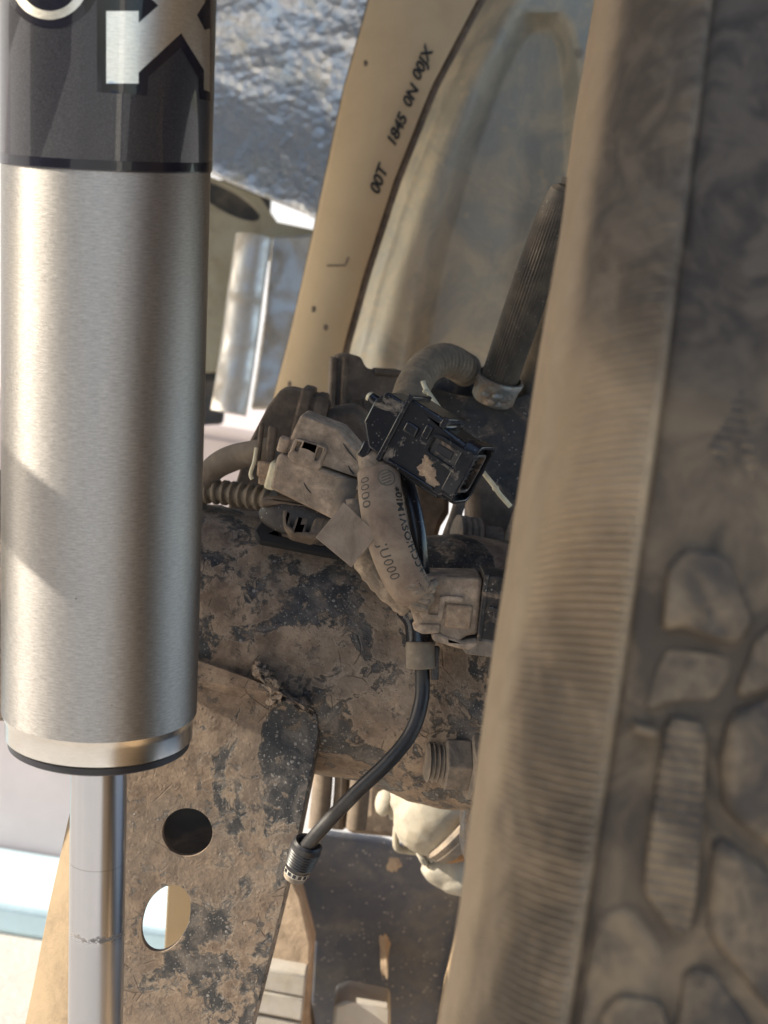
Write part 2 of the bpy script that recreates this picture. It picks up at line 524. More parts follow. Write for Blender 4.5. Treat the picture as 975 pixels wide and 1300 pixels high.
m_clamp = dusty('galvanised clamp', (0.30, 0.31, 0.30), (0.24, 0.18, 0.13), 0.5, 150, 0.2, 0.4, bump=0.35, metal=0.7)
m_steelnut = dusty('dust coated steel', (0.10, 0.088, 0.076), (0.27, 0.215, 0.165), 0.62, 90, 0.4, 0.6, bump=0.4)
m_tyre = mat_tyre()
m_sunlug = dusty('sunlit tan tread', (0.12, 0.086, 0.056), (0.26, 0.185, 0.112), 0.5, 90, 0.5, 0.9, bump=0.6)  # paler tan paints sunlight on one tread bar
m_lug = mat_tyre('dusty tread rubber', 0.0, True)
m_lugrib = mat_tyre('ribbed tread rubber', 1300.0, True)
m_foil = mat_foil()
m_shield = mat_shield()
m_silver = dusty('dirty bare aluminium', (0.56, 0.57, 0.58), (0.42, 0.35, 0.26), 0.35, 40, 0.5, 0.38, bump=0.2, metal=0.85)
m_beige = dusty('beige painted steel', (0.36, 0.33, 0.24), (0.27, 0.22, 0.15), 0.4, 40, 0.5, 0.6, bump=0.12)
m_pale = dusty('pale grey slab', (0.42, 0.40, 0.37), (0.34, 0.29, 0.22), 0.35, 50, 0.6, 0.85, bump=0.2)
m_guard = dusty('dark dusty plastic guard', (0.055, 0.066, 0.098), (0.16, 0.15, 0.14), 0.30, 45, 0.5, 0.6, bump=0.5, specks=0.7, spk=0.55)
m_mudwood = dusty('mud caked bracket', (0.36, 0.27, 0.19), (0.46, 0.35, 0.25), 0.5, 60, 0.4, 0.9, bump=0.5)
m_blocker = plain('black blocker paint', (0.03, 0.03, 0.032), 0.55, bump=0.2, scale=90)
m_linerblocker = plain('black liner blocker', (0.035, 0.034, 0.034), 0.8, bump=0.2, scale=120)


def mat_sleeve():
    m = Mat('gloss charcoal wrap')
    f = m.noise(2600, 2, 0.5)
    m.bs(Base_Color=m.mix(m.ramp(f, 0.35, 0.75), (0.018, 0.018, 0.023), (0.046, 0.046, 0.054)), Metallic=0.3, Roughness=0.38, Coat_Weight=0.5, Coat_Roughness=0.012, Coat_IOR=1.6, Specular_IOR_Level=0.25)
    return m.m


m_sleeve = mat_sleeve()
m_glossblack = plain('gloss black print', (0.008, 0.008, 0.014), 0.25, 0, 0, Coat_Weight=0.35, Coat_Roughness=0.012, Coat_IOR=1.6, Specular_IOR_Level=0.2)
m_rubber2 = plain('matt black rubber', (0.010, 0.010, 0.012), 0.8, bump=0.2)
m_rubber = plain('black seal rubber', (0.014, 0.014, 0.019), 0.38, bump=0.05)

# ------------------------------------------------------------------ ground and what lies beyond
def gm():
    m = Mat('pale concrete ground')
    n = m.noise(3, 8, 0.65)
    c = m.mix(m.ramp(n, 0.3, 0.7), (0.50, 0.47, 0.43), (0.62, 0.59, 0.55))
    c = m.mix(m.math('MULTIPLY', m.ramp(m.noise(220, 4), 0.5, 0.7), 0.3), c, (0.30, 0.27, 0.24))
    m.bs(Base_Color=c, Roughness=0.9, Normal=m.bump(m.noise(120, 8, 0.7), 0.4, 0.004))
    return m.m


o = MB().grid(lambda u, v: Vector((-60 + 120 * u, -60 + 120 * v, 0)), 12, 12).build('ground', gm())
struct(o)
m_wall = plain('pale pinkish render', (0.64, 0.55, 0.54), 0.9, bump=0.25, scale=40, var=0.06)
m_shadeblue = plain('pale blue ground shade', (0.50, 0.66, 0.73), 0.75, bump=0.15, scale=60, var=0.08)
WY = 1.27
def wbox(x0, x1, y0, y1, z0, z1):
    P = [Vector((x, y, z)) for z in (z0, z1) for x, y in ((x0, y0), (x1, y0), (x1, y1), (x0, y1))]
    return MB().add(P, [(0, 1, 2, 3), (4, 5, 6, 7), (0, 1, 5, 4), (1, 2, 6, 5), (2, 3, 7, 6), (3, 0, 4, 7)])
t = thing('low_wall', 'low pale pinkish rendered wall beyond the bright ground, with a strip of ground shade painted light blue', 'wall', (-0.7, WY, 0))
wbox(-1.6, -0.02, WY, WY + 0.12, 0, 0.37).build('wall_face', m_wall, t, bevel=0.01)
wbox(-1.6, -0.02, WY - 0.10, WY - 0.002, 0, 0.022).build('shade_strip', m_shadeblue, t, bevel=0.004)  # blue colour stands in for sky-lit shade on the ground

# ------------------------------------------------------------------ unseen car parts, bar and post added for shade and reflection
o = wbox(-0.60, -0.50, 0.53, 1.75, 0.66, 0.80).build('rail_blocker', m_blocker, bevel=0.012)  # unseen rail, added to keep sun off the axle top
tag(o, 'black box section chassis rail added unseen to shade the axle', 'chassis rail')
o = wbox(-0.80, -0.52, 0.702, 1.75, 0.802, 1.20).build('tub_blocker', m_blocker, bevel=0.02)  # unseen body block, added to cut high sun from the left
tag(o, 'black underside of the body added unseen to block sun from the left', 'body')
o = wbox(-0.58, -0.50, -0.25, 0.445, 0.40, 1.30).build('bumper_blocker', m_blocker, bevel=0.03)  # unseen box, added to keep sun off the tyre
tag(o, 'black bumper end added unseen to keep sun off the tyre', 'bumper')
o = wbox(-0.58, -0.50, 0.447, 0.70, 0.86, 1.45).build('fender_blocker', m_blocker, bevel=0.02)  # added out of view to stop sun reaching the upper tyre
tag(o, 'black fender edge added unseen to stop sun on the upper tyre', 'fender')
def arch(u, v):
    a = RAD(20 + 75 * v)
    return Vector((-0.48 + 0.86 * u, 0.70 + 0.72 * math.cos(a), 0.40 + 0.66 * math.sin(a)))
o = MB().grid(arch, 8, 24).build('liner_blocker', m_linerblocker, solid=0.004)  # unseen liner sheet, added to block sky light from above
tag(o, 'black curved wheel arch liner added unseen as top shade', 'arch liner')
o = wbox(0.55, 0.60, -1.20, -0.80, 0, 2.2).build('streak_post', plain('white paint', (0.8, 0.79, 0.76), 0.6), bevel=0.01)  # unseen post, added for a bright streak on the shock
tag(o, 'white square post added unseen to put a streak on the shock absorber', 'post')

o = MB().tube([Vector((-0.34, 0.30 + 0.05 * i, 0.615 - 0.006 * i)) for i in range(8)], 0.013, 20).build('shadow_bar', m_blocker, smooth=60)  # unseen bar, added to drop a dark band on the shock body
tag(o, 'black round sway bar end added unseen to cast a shadow on the shock absorber', 'sway bar')

# ------------------------------------------------------------------ shock absorber
Pt = at(135.5, 210, 0.538); Pb = at(126.5, 900, 0.577)
SU = (Pt - Pb).normalized()
SR = 0.0315


def t_of_y(py, base=Pb, u=SU):
    lo, hi = -0.5, 0.5
    for _ in range(50):
        mid = (lo + hi) / 2
        if proj(base + u * mid)[1] > py: lo = mid
        else: hi = mid
    return (lo + hi) / 2


sz = SU
sx_ = (RIGHT - sz * RIGHT.dot(sz)).normalized()
sy_ = sz.cross(sx_)
SM = Matrix(((sx_.x, sy_.x, sz.x, Pb.x), (sx_.y, sy_.y, sz.y, Pb.y), (sx_.z, sy_.z, sz.z, Pb.z), (0, 0, 0, 1)))
shock = thing('shock_absorber', 'brushed aluminium shock absorber with charcoal lettered wrap and polished rod', 'shock absorber', (0, 0, 0))
shock.matrix_world = SM
SI = SM.inverted()
T_SCUFF = t_of_y(1178)
Z = Vector((0, 0, 1)); O0 = Vector((0, 0, 0))
X_ = Vector((1, 0, 0))


def sl(prof, seg=96, cap=False): return MB().lathe(O0, Z, prof, seg, cap, X_)


t_band = t_of_y(212); t_top = t_of_y(-160)
lip = t_of_y(934)
m_alu = mat_brushed('brushed aluminium')
m_alu2 = mat_brushed('turned aluminium', (0.60, 0.57, 0.53), 0.30, 0.5, 0.35)
body = sl([(0.0, SR), (t_band + 0.004, SR)]).build('body', m_alu, shock, local=True)
r2 = SR * 0.962
low = sl([(lip + 0.0005, r2 - 0.0022), (lip, r2 - 0.001), (lip + 0.0008, r2), (-0.0030, r2), (-0.0018, SR * 0.975), (0.0, SR)]).build('lower_collar', m_alu2, shock, local=True)
sl([(lip - 0.0030, 0.009), (lip - 0.0030, r2 - 0.0022), (lip - 0.0022, r2 - 0.0009), (lip - 0.0001, r2 - 0.0008), (lip + 0.0004, r2 - 0.003)]).build('seal_cap', m_rubber, shock, local=True)
rr = 71.5 / 2 * 0.583 / FPX
sl([(t_of_y(1420), rr), (lip + 0.004, rr)], 64, True).build('rod', mat_rod(), shock, local=True)
sleeve = sl([(t_band, SR + 0.0001), (t_band, SR + 0.00032), (t_band + 0.0003, SR + 0.0004), (t_top, SR + 0.0004), (t_top, SR - 0.004)]).build('wrap', m_sleeve, shock, local=True)
sl([(t_band + 0.0004, SR + 0.00035), (t_band + 0.0004, SR + 0.0005), (t_band + 0.0031, SR + 0.0005), (t_band + 0.0031, SR + 0.00035)]).build('black_band', m_glossblack, sleeve, local=True)
# top mount, above the frame
sl([(t_top, SR - 0.004), (t_top, SR), (t_top + 0.012, SR * 0.9), (t_top + 0.02, 0.012), (t_top + 0.05, 0.012)], 64, True).build('top_mount', m_alu2, shock, local=True)


def cyl_hit(px, py, R):
    o = SI @ CAM
    d = (SI.to_3x3() @ ray(px, py)).normalized()
    a = d.x ** 2 + d.y ** 2; b = 2 * (o.x * d.x + o.y * d.y); c = o.x ** 2 + o.y ** 2 - R * R
    D = b * b - 4 * a * c
    s_ = (-b - math.sqrt(max(D, 0))) / (2 * a)
    p = o + d * s_
    return math.atan2(p.y, p.x), p.z


def unwrap(a):   # angle measured from the side that faces the viewer
    return (a + math.pi / 2 + math.pi) % (2 * math.pi) - math.pi


def decal(name, loops, R, mat, parent):
    L = []
    for poly in loops:
        q = []
        for i in range(len(poly)):
            (x0, y0), (x1, y1) = poly[i], poly[(i + 1) % len(poly)]
            n = max(1, int(max(abs(x1 - x0), abs(y1 - y0)) / 6))
            for j in range(n):
                f = j / n
                a, z = cyl_hit(x0 + (x1 - x0) * f, y0 + (y1 - y0) * f, R)
                q.append(Vector((unwrap(a), z, 0)))
        L.append(q)
    tris = tessellate_polygon(L)
    P = [p for l in L for p in l]
    bm = bmesh.new()
    V = [bm.verts.new(p) for p in P]
    for tr in tris:
        try: bm.faces.new([V[i] for i in tr])
        except ValueError: pass
    for k in range(-40, 41):
        g = bm.verts[:] + bm.edges[:] + bm.faces[:]
        bmesh.ops.bisect_plane(bm, geom=g, plane_co=(k * 0.04, 0, 0), plane_no=(1, 0, 0), dist=1e-6)
    mb = MB()
    bm.verts.index_update()
    vv = [Vector((math.cos(v.co.x - math.pi / 2) * R, math.sin(v.co.x - math.pi / 2) * R, v.co.y)) for v in bm.verts]
    mb.add(vv, [tuple(v.index for v in f.verts) for f in bm.faces])
    bm.free()
    o = mb.build(name, mat, parent, local=True, smooth=180)
    for p in o.data.polygons:      # outward normals
        pass
    bm = bmesh.new(); bm.from_mesh(o.data)
    for f in bm.faces:
        c = f.calc_center_median()
        if f.normal.dot(Vector((c.x, c.y, 0))) < 0: f.normal_flip()
    bm.to_mesh(o.data); bm.free()
    return o


m_alugl = mat_brushed('brushed silver print', (0.66, 0.65, 0.60), 0.34, 0.3, 0.8)
m_alugl.node_tree.nodes['Principled BSDF'].inputs['Coat Weight'].default_value = 1
m_alugl.node_tree.nodes['Principled BSDF'].inputs['Coat Roughness'].default_value = 0.035
decal('letter_outline', [[(123, -60), (123, 117), (187, 121), (188, 98), (230, 60), (252.5, 99), (254, 126), (267, 128), (267, -60)]], SR + 0.00055, m_glossblack, sleeve)
decal('letter_face', [[(135, 14), (176, 14), (176, 29), (201, 7), (176, -16), (176, -45), (262, -45), (260, 3), (250, 19), (260, 38), (266.5, 36), (266.5, 117), (259, 114), (259, 89), (230, 42), (176, 92), (176, 106), (135, 106)]], SR + 0.0007, m_alugl, sleeve)
circ = lambda cx, cy, r, n=48, ky=1.0: [(cx + r * math.cos(2 * math.pi * i / n), cy + r * ky * math.sin(2 * math.pi * i / n)) for i in range(n)]
decal('letter_outline', [circ(66, -24, 60)], SR + 0.00055, m_glossblack, sleeve)
decal('letter_face', [circ(63, -24, 49), circ(63, -24, 38)], SR + 0.0007, m_alugl, sleeve)

# ------------------------------------------------------------------ tyre
AX = at(450, 830, 0.715)                       # a point of the axle line
TL0, TL1 = (755, 0), (556, 1300)               # the tyre's inner plane is seen almost edge on
TN = (at(*TL1, 1) - CAM).cross(at(*TL0, 1) - CAM).normalized()      # steered and cambered wheel axis
if TN.x < 0: TN = -TN
TC = at(TL0[0] + (TL1[0] - TL0[0]) * 830 / 1300, 830, 0.715)
TY = (Vector((0, 1, 0)) - TN * TN.y).normalized()
TZ = TN.cross(TY).normalized()
TM = Matrix(((TN.x, TY.x, TZ.x, TC.x), (TN.y, TY.y, TZ.y, TC.y), (TN.z, TY.z, TZ.z, TC.z), (0, 0, 0, 1)))
TI = TM.inverted()
tyre = thing('tyre', 'large dusty all terrain tyre with ridged shoulder beside the axle', 'tyre', (0, 0, 0))
tyre.matrix_world = TM
RO = 0.394
prof = [(0.045, 0.222), (0.030, 0.228), (0.012, 0.250), (0.003, 0.280), (0.0, 0.310), (0.0002, 0.330), (0.0012, 0.347), (0.0028, 0.358), (0.0036, 0.3625), (0.0046, 0.364)]
side = prof
W = 0.27
full = side + [(0.010, RO - 0.020), (0.026, RO - 0.0052), (W - 0.026, RO - 0.0052), (W - 0.010, RO - 0.020)] + [(W - x, r) for x, r in reversed(side)]
seg = 360
def tpt(x, r, a): return Vector((x, -math.cos(a) * r, math.sin(a) * r))      # a = 0 faces the viewer, + goes up
mb = MB(); V = []; F = []
for x, r in full:
    for k in range(seg):
        a = 2 * math.pi * k / seg
        w = 0.0012 * noise.noise(Vector((math.cos(a) * 6, math.sin(a) * 6, x * 30)))
        V.append(tpt(x + w, r + w, a))
for i in range(len(full) - 1):
    F += [(i * seg + k, i * seg + (k + 1) % seg, (i + 1) * seg + (k + 1) % seg, (i + 1) * seg + k) for k in range(seg)]
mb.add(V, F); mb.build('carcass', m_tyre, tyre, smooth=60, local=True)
rimp = [(0.043, 0.231), (0.043, 0.222), (0.06, 0.212), (0.10, 0.20), (W - 0.06, 0.20), (W - 0.043, 0.222), (W - 0.043, 0.231)]
MB().lathe(Vector((0, 0, 0)), Vector((1, 0, 0)), rimp, 96, False).build('rim', m_darker, tyre, local=True)
# shoulder band with fine cross ridges: real relief on the arc that faces the viewer
NR = 1500
a0, a1 = RAD(-75), RAD(88)
n = int(NR * (a1 - a0) / (2 * math.pi)) * 4
cols = [(0.0034, 0.3605), (0.0048, 0.3645), (0.0090, RO - 0.0160), (0.0145, RO - 0.0085), (0.0200, RO - 0.0035), (0.0222, RO - 0.0028), (0.0236, RO - 0.0040), (0.0242, RO - 0.013)]
V = []; F = []
for k in range(n + 1):
    a = a0 + (a1 - a0) * k / n
    for i, (x, r) in enumerate(cols):
        up = max(0.0, min(1.0, (a - RAD(15)) / RAD(13)))      # mud fills the ridges higher up
        amp = 0.00095 * (1 - 0.85 * up) * (0.75 + 0.5 * noise.noise(Vector((a * 14, x * 60, 2))))
        h = amp * (1, 1, -0.4, -1)[k % 4] if 1 <= i <= 5 else 0
        w = 0.0016 * up * noise.fractal(Vector((a * 25, x * 90, 0)), 0.7, 2, 4)
        V.append(tpt(x, r + h + w, a + 0.003 * (x - 0.004) / 0.020))
m_ = len(cols)
for k in range(n):
    F += [(k * m_ + i, k * m_ + i + 1, (k + 1) * m_ + i + 1, (k + 1) * m_ + i) for i in range(m_ - 1)]
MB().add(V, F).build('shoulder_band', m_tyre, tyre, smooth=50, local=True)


def tyre_hit(px, py, R=None):
    R = R or RO
    d = TI.to_3x3() @ ray(px, py); o_ = TI @ CAM
    a = d.y ** 2 + d.z ** 2; b = 2 * (o_.y * d.y + o_.z * d.z); c = o_.y ** 2 + o_.z ** 2 - R * R
    D = b * b - 4 * a * c
    s_ = (-b - math.sqrt(max(D, 0))) / (2 * a)
    p = o_ + d * s_
    return p.x, math.atan2(p.z, -p.y)


SHR = 0.90
LUGS = [
    ([(848, 905), (903, 915), (897, 1050), (888, 1140), (878, 1190), (862, 1198), (846, 1182), (814, 1138), (826, 1040)], 0.0, 'E'),
    ([(925, 905), (1010, 870), (1040, 1120), (958, 1068), (918, 1030), (912, 970)], -0.0003, 'F'),
    ([(905, 1060), (940, 1078), (1050, 1160), (1040, 1330), (975, 1290), (905, 1205), (893, 1185)], -0.0008, 'G'),
    ([(752, 1160), (806, 1152), (845, 1203), (852, 1222), (838, 1310), (825, 1400), (700, 1410), (722, 1290)], -0.002, 'H'),
    ([(868, 1235), (905, 1235), (960, 1300), (1000, 1400), (850, 1410), (852, 1330)], -0.0012, 'K'),
    ([(846, 715), (872, 692), (930, 702), (944, 750), (962, 785), (945, 815), (915, 812), (868, 795), (838, 800)], 0.0, 'C'),
    ([(805, 918), (838, 928), (836, 938), (804, 930)], 0.0015, 'B'),
    ([(812, 960), (838, 950), (818, 1090), (806, 1135), (764, 1140), (782, 1050)], -0.0055, 'D'),
    ([(850, 820), (920, 830), (948, 838), (915, 890), (850, 892), (815, 905), (832, 850)], -0.0025, 'J'),
    ([(965, 800), (1060, 780), (1020, 860), (930, 890)], -0.001, 'L'),
]
per = tyre_hit(957, 622)[1] - tyre_hit(862, 1196)[1]
for rep in (-1, 0, 1, 2):
    for poly, dh, nm in LUGS:
        if rep == 2 and nm in 'H': continue
        mx = sum(x for x, y in poly) / len(poly); my = sum(y for x, y in poly) / len(poly)
        q = [tyre_hit(mx + (x - mx) * SHR, my + (y - my) * (SHR + 0.06)) for x, y in poly]
        if min(p[0] for p in q) < 0.0395 - 0.02: pass
        # round the outline a little
        Q = []
        for i in range(len(q)):
            p0, p1 = Vector(q[i]), Vector(q[(i + 1) % len(q)])
            Q += [p0.lerp(p1, 0.12), p0.lerp(p1, 0.5), p0.lerp(p1, 0.88)]
        top = []; bot = []
        if rep >= 1: dh = min(dh, -0.0005) - 0.0030       # packed with mud higher up
        cxm = sum((p.x for p in Q)) / len(Q); cam_ = sum((p.y for p in Q)) / len(Q)
        for p in Q:
            a = p.y + rep * per
            x = max(p.x, 0.0255)
            ww = 0.0014 * noise.noise(Vector((a * 40, x * 200, rep)))
            top.append(tpt(x, RO - 0.0024 + dh + ww, a))
            xo = cxm + (x - cxm) * 1.07
            bot.append(tpt(max(xo, 0.0250), RO - 0.0080, cam_ + rep * per + (p.y - cam_) * 1.05))
        n_ = len(Q)
        ctr = tpt(max(cxm, 0.0265), RO - 0.0018 + dh, cam_ + rep * per)
        mb = MB().add(top + bot + [ctr], [(i, (i + 1) % n_, 2 * n_) for i in range(n_)] + [(i, (i + 1) % n_, n_ + (i + 1) % n_, n_ + i) for i in range(n_)])
        mb.build('tread_lug', m_lugrib if nm == 'E' else m_sunlug if nm in 'B' and rep == 0 else m_lug, tyre, bevel=0.0026, seg=3, smooth=60, local=True)
# plain lugs across the rest of the tread
for rep in range(-1, 3):
    for j in range(5):
        for half in (0, 1):
            x = 0.085 + 0.033 * j
            a = tyre_hit(862, 1196)[1] + per * (rep + 0.5 * half + 0.23 * (j % 2))
            pts = [(x - 0.013, a - per * 0.2), (x, a - per * 0.26), (x + 0.013, a - per * 0.2), (x + 0.013, a + per * 0.14), (x, a + per * 0.2), (x - 0.013, a + per * 0.14)]
            if x + 0.013 > W - 0.02: continue
            top = [tpt(p, RO - 0.0012, q) for p, q in pts]; bot = [tpt(p, RO - 0.0135, q) for p, q in pts]
            MB().add(top + bot, [tuple(range(6)), tuple(range(6, 12))] + [(i, (i + 1) % 6, 6 + (i + 1) % 6, 6 + i) for i in range(6)]).build('tread_lug', m_lug, tyre, bevel=0.0012, local=True)

# ------------------------------------------------------------------ axle housing with its hanging bracket
AR = 0.0495
axle = thing('axle_housing', 'mud spattered black axle tube with a drilled bracket hanging from it', 'axle', (AX.x - 0.1, AX.y, 0.02))
def axpt(u, v):
    x = AX.x - 0.45 + 0.55 * u
    a = 2 * math.pi * v
    dr = 0.0012 * noise.fractal(Vector((x * 45, math.cos(a) * 2.4, math.sin(a) * 2.4)), 0.8, 2, 5) + 0.0006 * noise.noise(Vector((x * 210, math.cos(a) * 11, math.sin(a) * 11)))
    f = 1.0 + 0.10 * max(0, min(1, (x - AX.x - 0.012) / 0.018))
    r = AR * f + dr
    return Vector((x, AX.y - math.cos(a) * r, AX.z + math.sin(a) * r))
mb = MB().grid(axpt, 260, 150)
mb.build('tube', m_axle, axle, smooth=80)
# bracket: front plate with two holes, turned side flanges
def bd(x, y): return 0.662 + (y - 900) * 0.000045 + max(0, (x - 385)) * 0.0004
outer = [(168, 850), (250, 838), (318, 862), (372, 884), (402, 908), (404, 930), (398, 962), (388, 1010), (374, 1080), (360, 1140), (339, 1225), (320, 1300), (300, 1380), (110, 1380), (118, 1300), (132, 1180), (148, 1040)]
hole1 = [(238 + 32 * math.cos(2 * math.pi * i / 40), 1056.5 + 30.5 * math.sin(2 * math.pi * i / 40)) for i in range(40)]
hole2 = []
for i in range(48):
    a = 2 * math.pi * i / 48
    c, s_ = math.cos(a), math.sin(a)
    hx, hy = 30 * c, 42.5 * math.copysign(abs(s_) ** 0.94, s_)
    hole2.append((210.5 + hx - 0.20 * hy + (0.8 if i in (43, 44, 1) else 0), 1166 + hy - 0.04 * hx))
mb = MB().ppoly(outer, bd, 0.0045, (hole1, hole2))
brk = mb.build('bracket_plate', m_brkt, axle, bevel=0.0009, smooth=30)
# left flange: bent away from the viewer, its face turned to the left
fl = [(152, 1030), (138, 1130), (124, 1240), (112, 1330), (104, 1380)]
fo = [(93, 1030), (66, 1150), (45, 1255), (29, 1330), (18, 1380)]
V = []; F = []
for (x, y), (x2, y2) in zip(fl, fo):
    V += [at(x, y, bd(x, y) + 0.001), at(x2, y2, bd(x, y) + 0.022)]
for i in range(4): F.append((2 * i, 2 * i + 1, 2 * i + 3, 2 * i + 2))
m_flange = dusty('tan dusted bracket flange', (0.25, 0.185, 0.115), (0.19, 0.14, 0.09), 0.4, 60, 0.5, 0.85, bump=0.45, specks=0.0)
MB().add(V, F).build('bracket_flange', m_flange, axle, solid=0.004, bevel=0.0008)
# right flange: rounded edge running back
V = []; F = []
edge = [(404, 930), (398, 962), (388, 1010), (374, 1080), (360, 1140), (339, 1225), (320, 1300), (300, 1380)]
for x, y in edge:
    p = at(x, y, bd(x, y))
    for dx, dz in ((0.0, 0.001), (0.0016, 0.0022), (0.0024, 0.0050), (0.0026, 0.030), (0.0008, 0.030), (0.0002, 0.0050)):
        V.append(p + RIGHT * (dx - 0.0012) + FWD * dz)
for i in range(len(edge) - 1):
    F += [(i * 6 + k, i * 6 + (k + 1) % 6, (i + 1) * 6 + (k + 1) % 6, (i + 1) * 6 + k) for k in range(6)]
MB().add(V, F).build('bracket_flange', m_axle, axle, smooth=60)
# second wall of the bracket behind the holes
mb = MB().ppoly([(150, 960), (262, 960), (300, 1010), (296, 1090), (262, 1122), (150, 1118)], 0.705, 0.004)
mb.build('inner_wall', m_darker, axle, bevel=0.001)
# torn weld lug
mb = MB()
for i, (x, y, rx, ry, s_) in enumerate([(334, 852, 14, 9, 1), (348, 868, 17, 8, 2), (368, 886, 16, 6, 3), (386, 893, 14, 6, 4), (352, 882, 10, 13, 5), (376, 892, 18, 7, 6)]):
    mb.lump(at(x, y, 0.660), rx * 0.66 / FPX, ry * 0.66 / FPX, 0.006, s_, 0.7, (RIGHT * 0.85 - UP * 0.52, UP * 0.85 + RIGHT * 0.52, FWD), 3, 1.6)
mb.build('weld_lug', m_axle, axle, smooth=50)
# end flange towards the hub
mb = MB().lathe(Vector((AX.x + 0.056, AX.y, AX.z)), Vector((1, 0, 0)), [(0, 0.05), (0, 0.072), (0.002, 0.075), (0.016, 0.075), (0.018, 0.072), (0.018, 0.05)], 64, True)
mb.roughen(0.0008, 90); mb.build('end_flange', m_axle, axle, smooth=50)

# sunlit tan plate seen through the oval hole, on the far side
o = MB().ppoly([(214, 1100), (300, 1095), (290, 1250), (206, 1250)], 0.80, 0.006).build('tan_plate', m_tan, bevel=0.001)
tag(o, 'sunlit tan plate seen through the oval hole of the bracket', 'plate')

# ------------------------------------------------------------------ stud, nut and lower ball joint
XA = Vector((1, 0, 0))
stud = thing('hub_stud', 'dust coated threaded stud with a hex nut below the lower connector', 'stud', at(575, 972, 0.668))
s0 = at(540, 967, 0.668); kx = 0.668 / FPX
axd = (RIGHT * 0.985 - UP * 0.06 + FWD * 0.16).normalized()
pr = [(0, 0), (0, 21 * kx)]
for i in range(5): pr += [(i * 6 * kx, 22 * kx), (i * 6 * kx + 2.6 * kx, 26 * kx), (i * 6 * kx + 4.6 * kx, 22 * kx)]
MB().lathe(s0, axd, pr + [(34 * kx, 23 * kx), (60 * kx, 23 * kx)], 40, True).build('thread', m_steelnut, stud, smooth=40)
MB().lathe(s0 + axd * 22 * kx, axd, [(0, 30 * kx), (1.5 * kx, 36 * kx), (32 * kx, 37 * kx), (34 * kx, 34 * kx)], 6, True, UP * 0.9 + FWD * 0.5).build('nut', m_steelnut, stud, bevel=0.0009, smooth=30)
MB().lathe(s0 + axd * 54 * kx, axd, [(0, 40 * kx), (2 * kx, 46 * kx), (12 * kx, 46 * kx), (14 * kx, 40 * kx)], 40, True).roughen(0.0006, 200).build('washer', m_steelnut, stud, smooth=40)

bj = thing('ball_joint', 'cream dusted ball joint casting with a rusty collar under the axle end', 'ball joint', at(560, 1130, 0.82))
D = 0.82; k = D / FPX
mb = MB()
mb.lump(at(552, 1036, D), 54 * k, 52 * k, 44 * k, 3, 0.05)
mb.lump(at(545, 1008, D + 0.004), 42 * k, 26 * k, 40 * k, 5, 0.08)
mb.lump(at(520, 1016, D + 0.002), 30 * k, 20 * k, 24 * k, 7, 0.08)
mb.lump(at(596, 1020, D + 0.004), 40 * k, 36 * k, 40 * k, 6, 0.06)
mb.build('casting', m_cream, bj, remesh=0.0011, smooth=180)
e1 = (RIGHT * 0.72 - UP * 0.69).normalized()
MB().lathe(at(560, 1036, D - 0.003), e1, [(20 * k, 46 * k), (24 * k, 48.5 * k), (31 * k, 46 * k), (33 * k, 47 * k), (40 * k, 42 * k), (46 * k, 36 * k), (52 * k, 20 * k)], 48, True).build('dust_boot', m_steelnut, bj, smooth=40)
MB().lathe(at(586, 1066, D), (RIGHT * 0.25 - UP * 0.97), [(0, 30 * k), (4 * k, 36 * k), (18 * k, 34 * k), (24 * k, 24 * k)], 40, True).roughen(0.001, 160).build('rusty_collar', m_rust, bj, smooth=40)
mb = MB().lump(at(576, 1102, D + .012), 42 * k, 28 * k, 30 * k, 2, .08)
mb.lump(at(590, 1118, D + .012), 36 * k, 20 * k, 30 * k, 4, .08)
mb.build('lower_block', m_cream, bj, remesh=0.0012, smooth=180)
MB().lathe(at(478, 1018, D + 0.002), (RIGHT * 0.95 - UP * 0.15 + FWD * 0.2), [(0, 8 * k), (2 * k, 13 * k), (8 * k, 17 * k), (13 * k, 17 * k), (14 * k, 14 * k), (20 * k, 14 * k), (21 * k, 20 * k), (38 * k, 22 * k)], 32, True).build('grease_cap', m_cream, bj, smooth=40)
MB().tube(catmull([at(508, 1034, D + .01), at(503, 1055, D + .01), at(504, 1076, D + .01), at(516, 1080, D + .012), at(534, 1082, D + .014)]), 4.5 * k, 10).build('wire_loop', m_cream, bj)
MB().ppoly([(512, 1036), (540, 1034), (556, 1082), (512, 1076)], D + 0.014, 0.008).build('web_plate', m_brown, bj, bevel=0.001)
MB().lathe(at(532, 1090, D + .006), (RIGHT * 0.8 + UP * 0.45), [(0, 9 * k), (2 * k, 12 * k), (7 * k, 12 * k), (8 * k, 9 * k), (10 * k, 9 * k), (11 * k, 13 * k), (17 * k, 13 * k), (19 * k, 9 * k)], 24, True).build('spring_clip', m_cream, bj)

# ------------------------------------------------------------------ wiring: black connector in the middle
bc = thing('wiring_connector', 'clean glossy black open ended connector above the taped loom', 'connector', at(540, 600, 0.63))
f = Fr(532, 565, 0.612, 28, -14, -20)
f.p0 = f.p
body = MB().fpoly(f, [(-40, -46), (20, -46), (20, -36), (56, -34), (62, -28), (62, 36), (54, 44), (-40, 44)], -62, 0)
h = body.build('housing', m_black, bc, bevel=0.0010, seg=3)
MB().fpoly(f, [(-84, -18), (-74, -36), (-40, -36), (-40, 40), (-62, 40), (-84, 14)], -58, -4).build('rear_shell', m_black, bc, bevel=0.0009, seg=3)
MB().box(f, -43, -36, -50, 46, -60, 3.5).build('rib', m_black, h, bevel=0.0004)
MB().box(f, 12, 20, -49, -34, -56, 2).build('rib', m_black, h, bevel=0.0004)
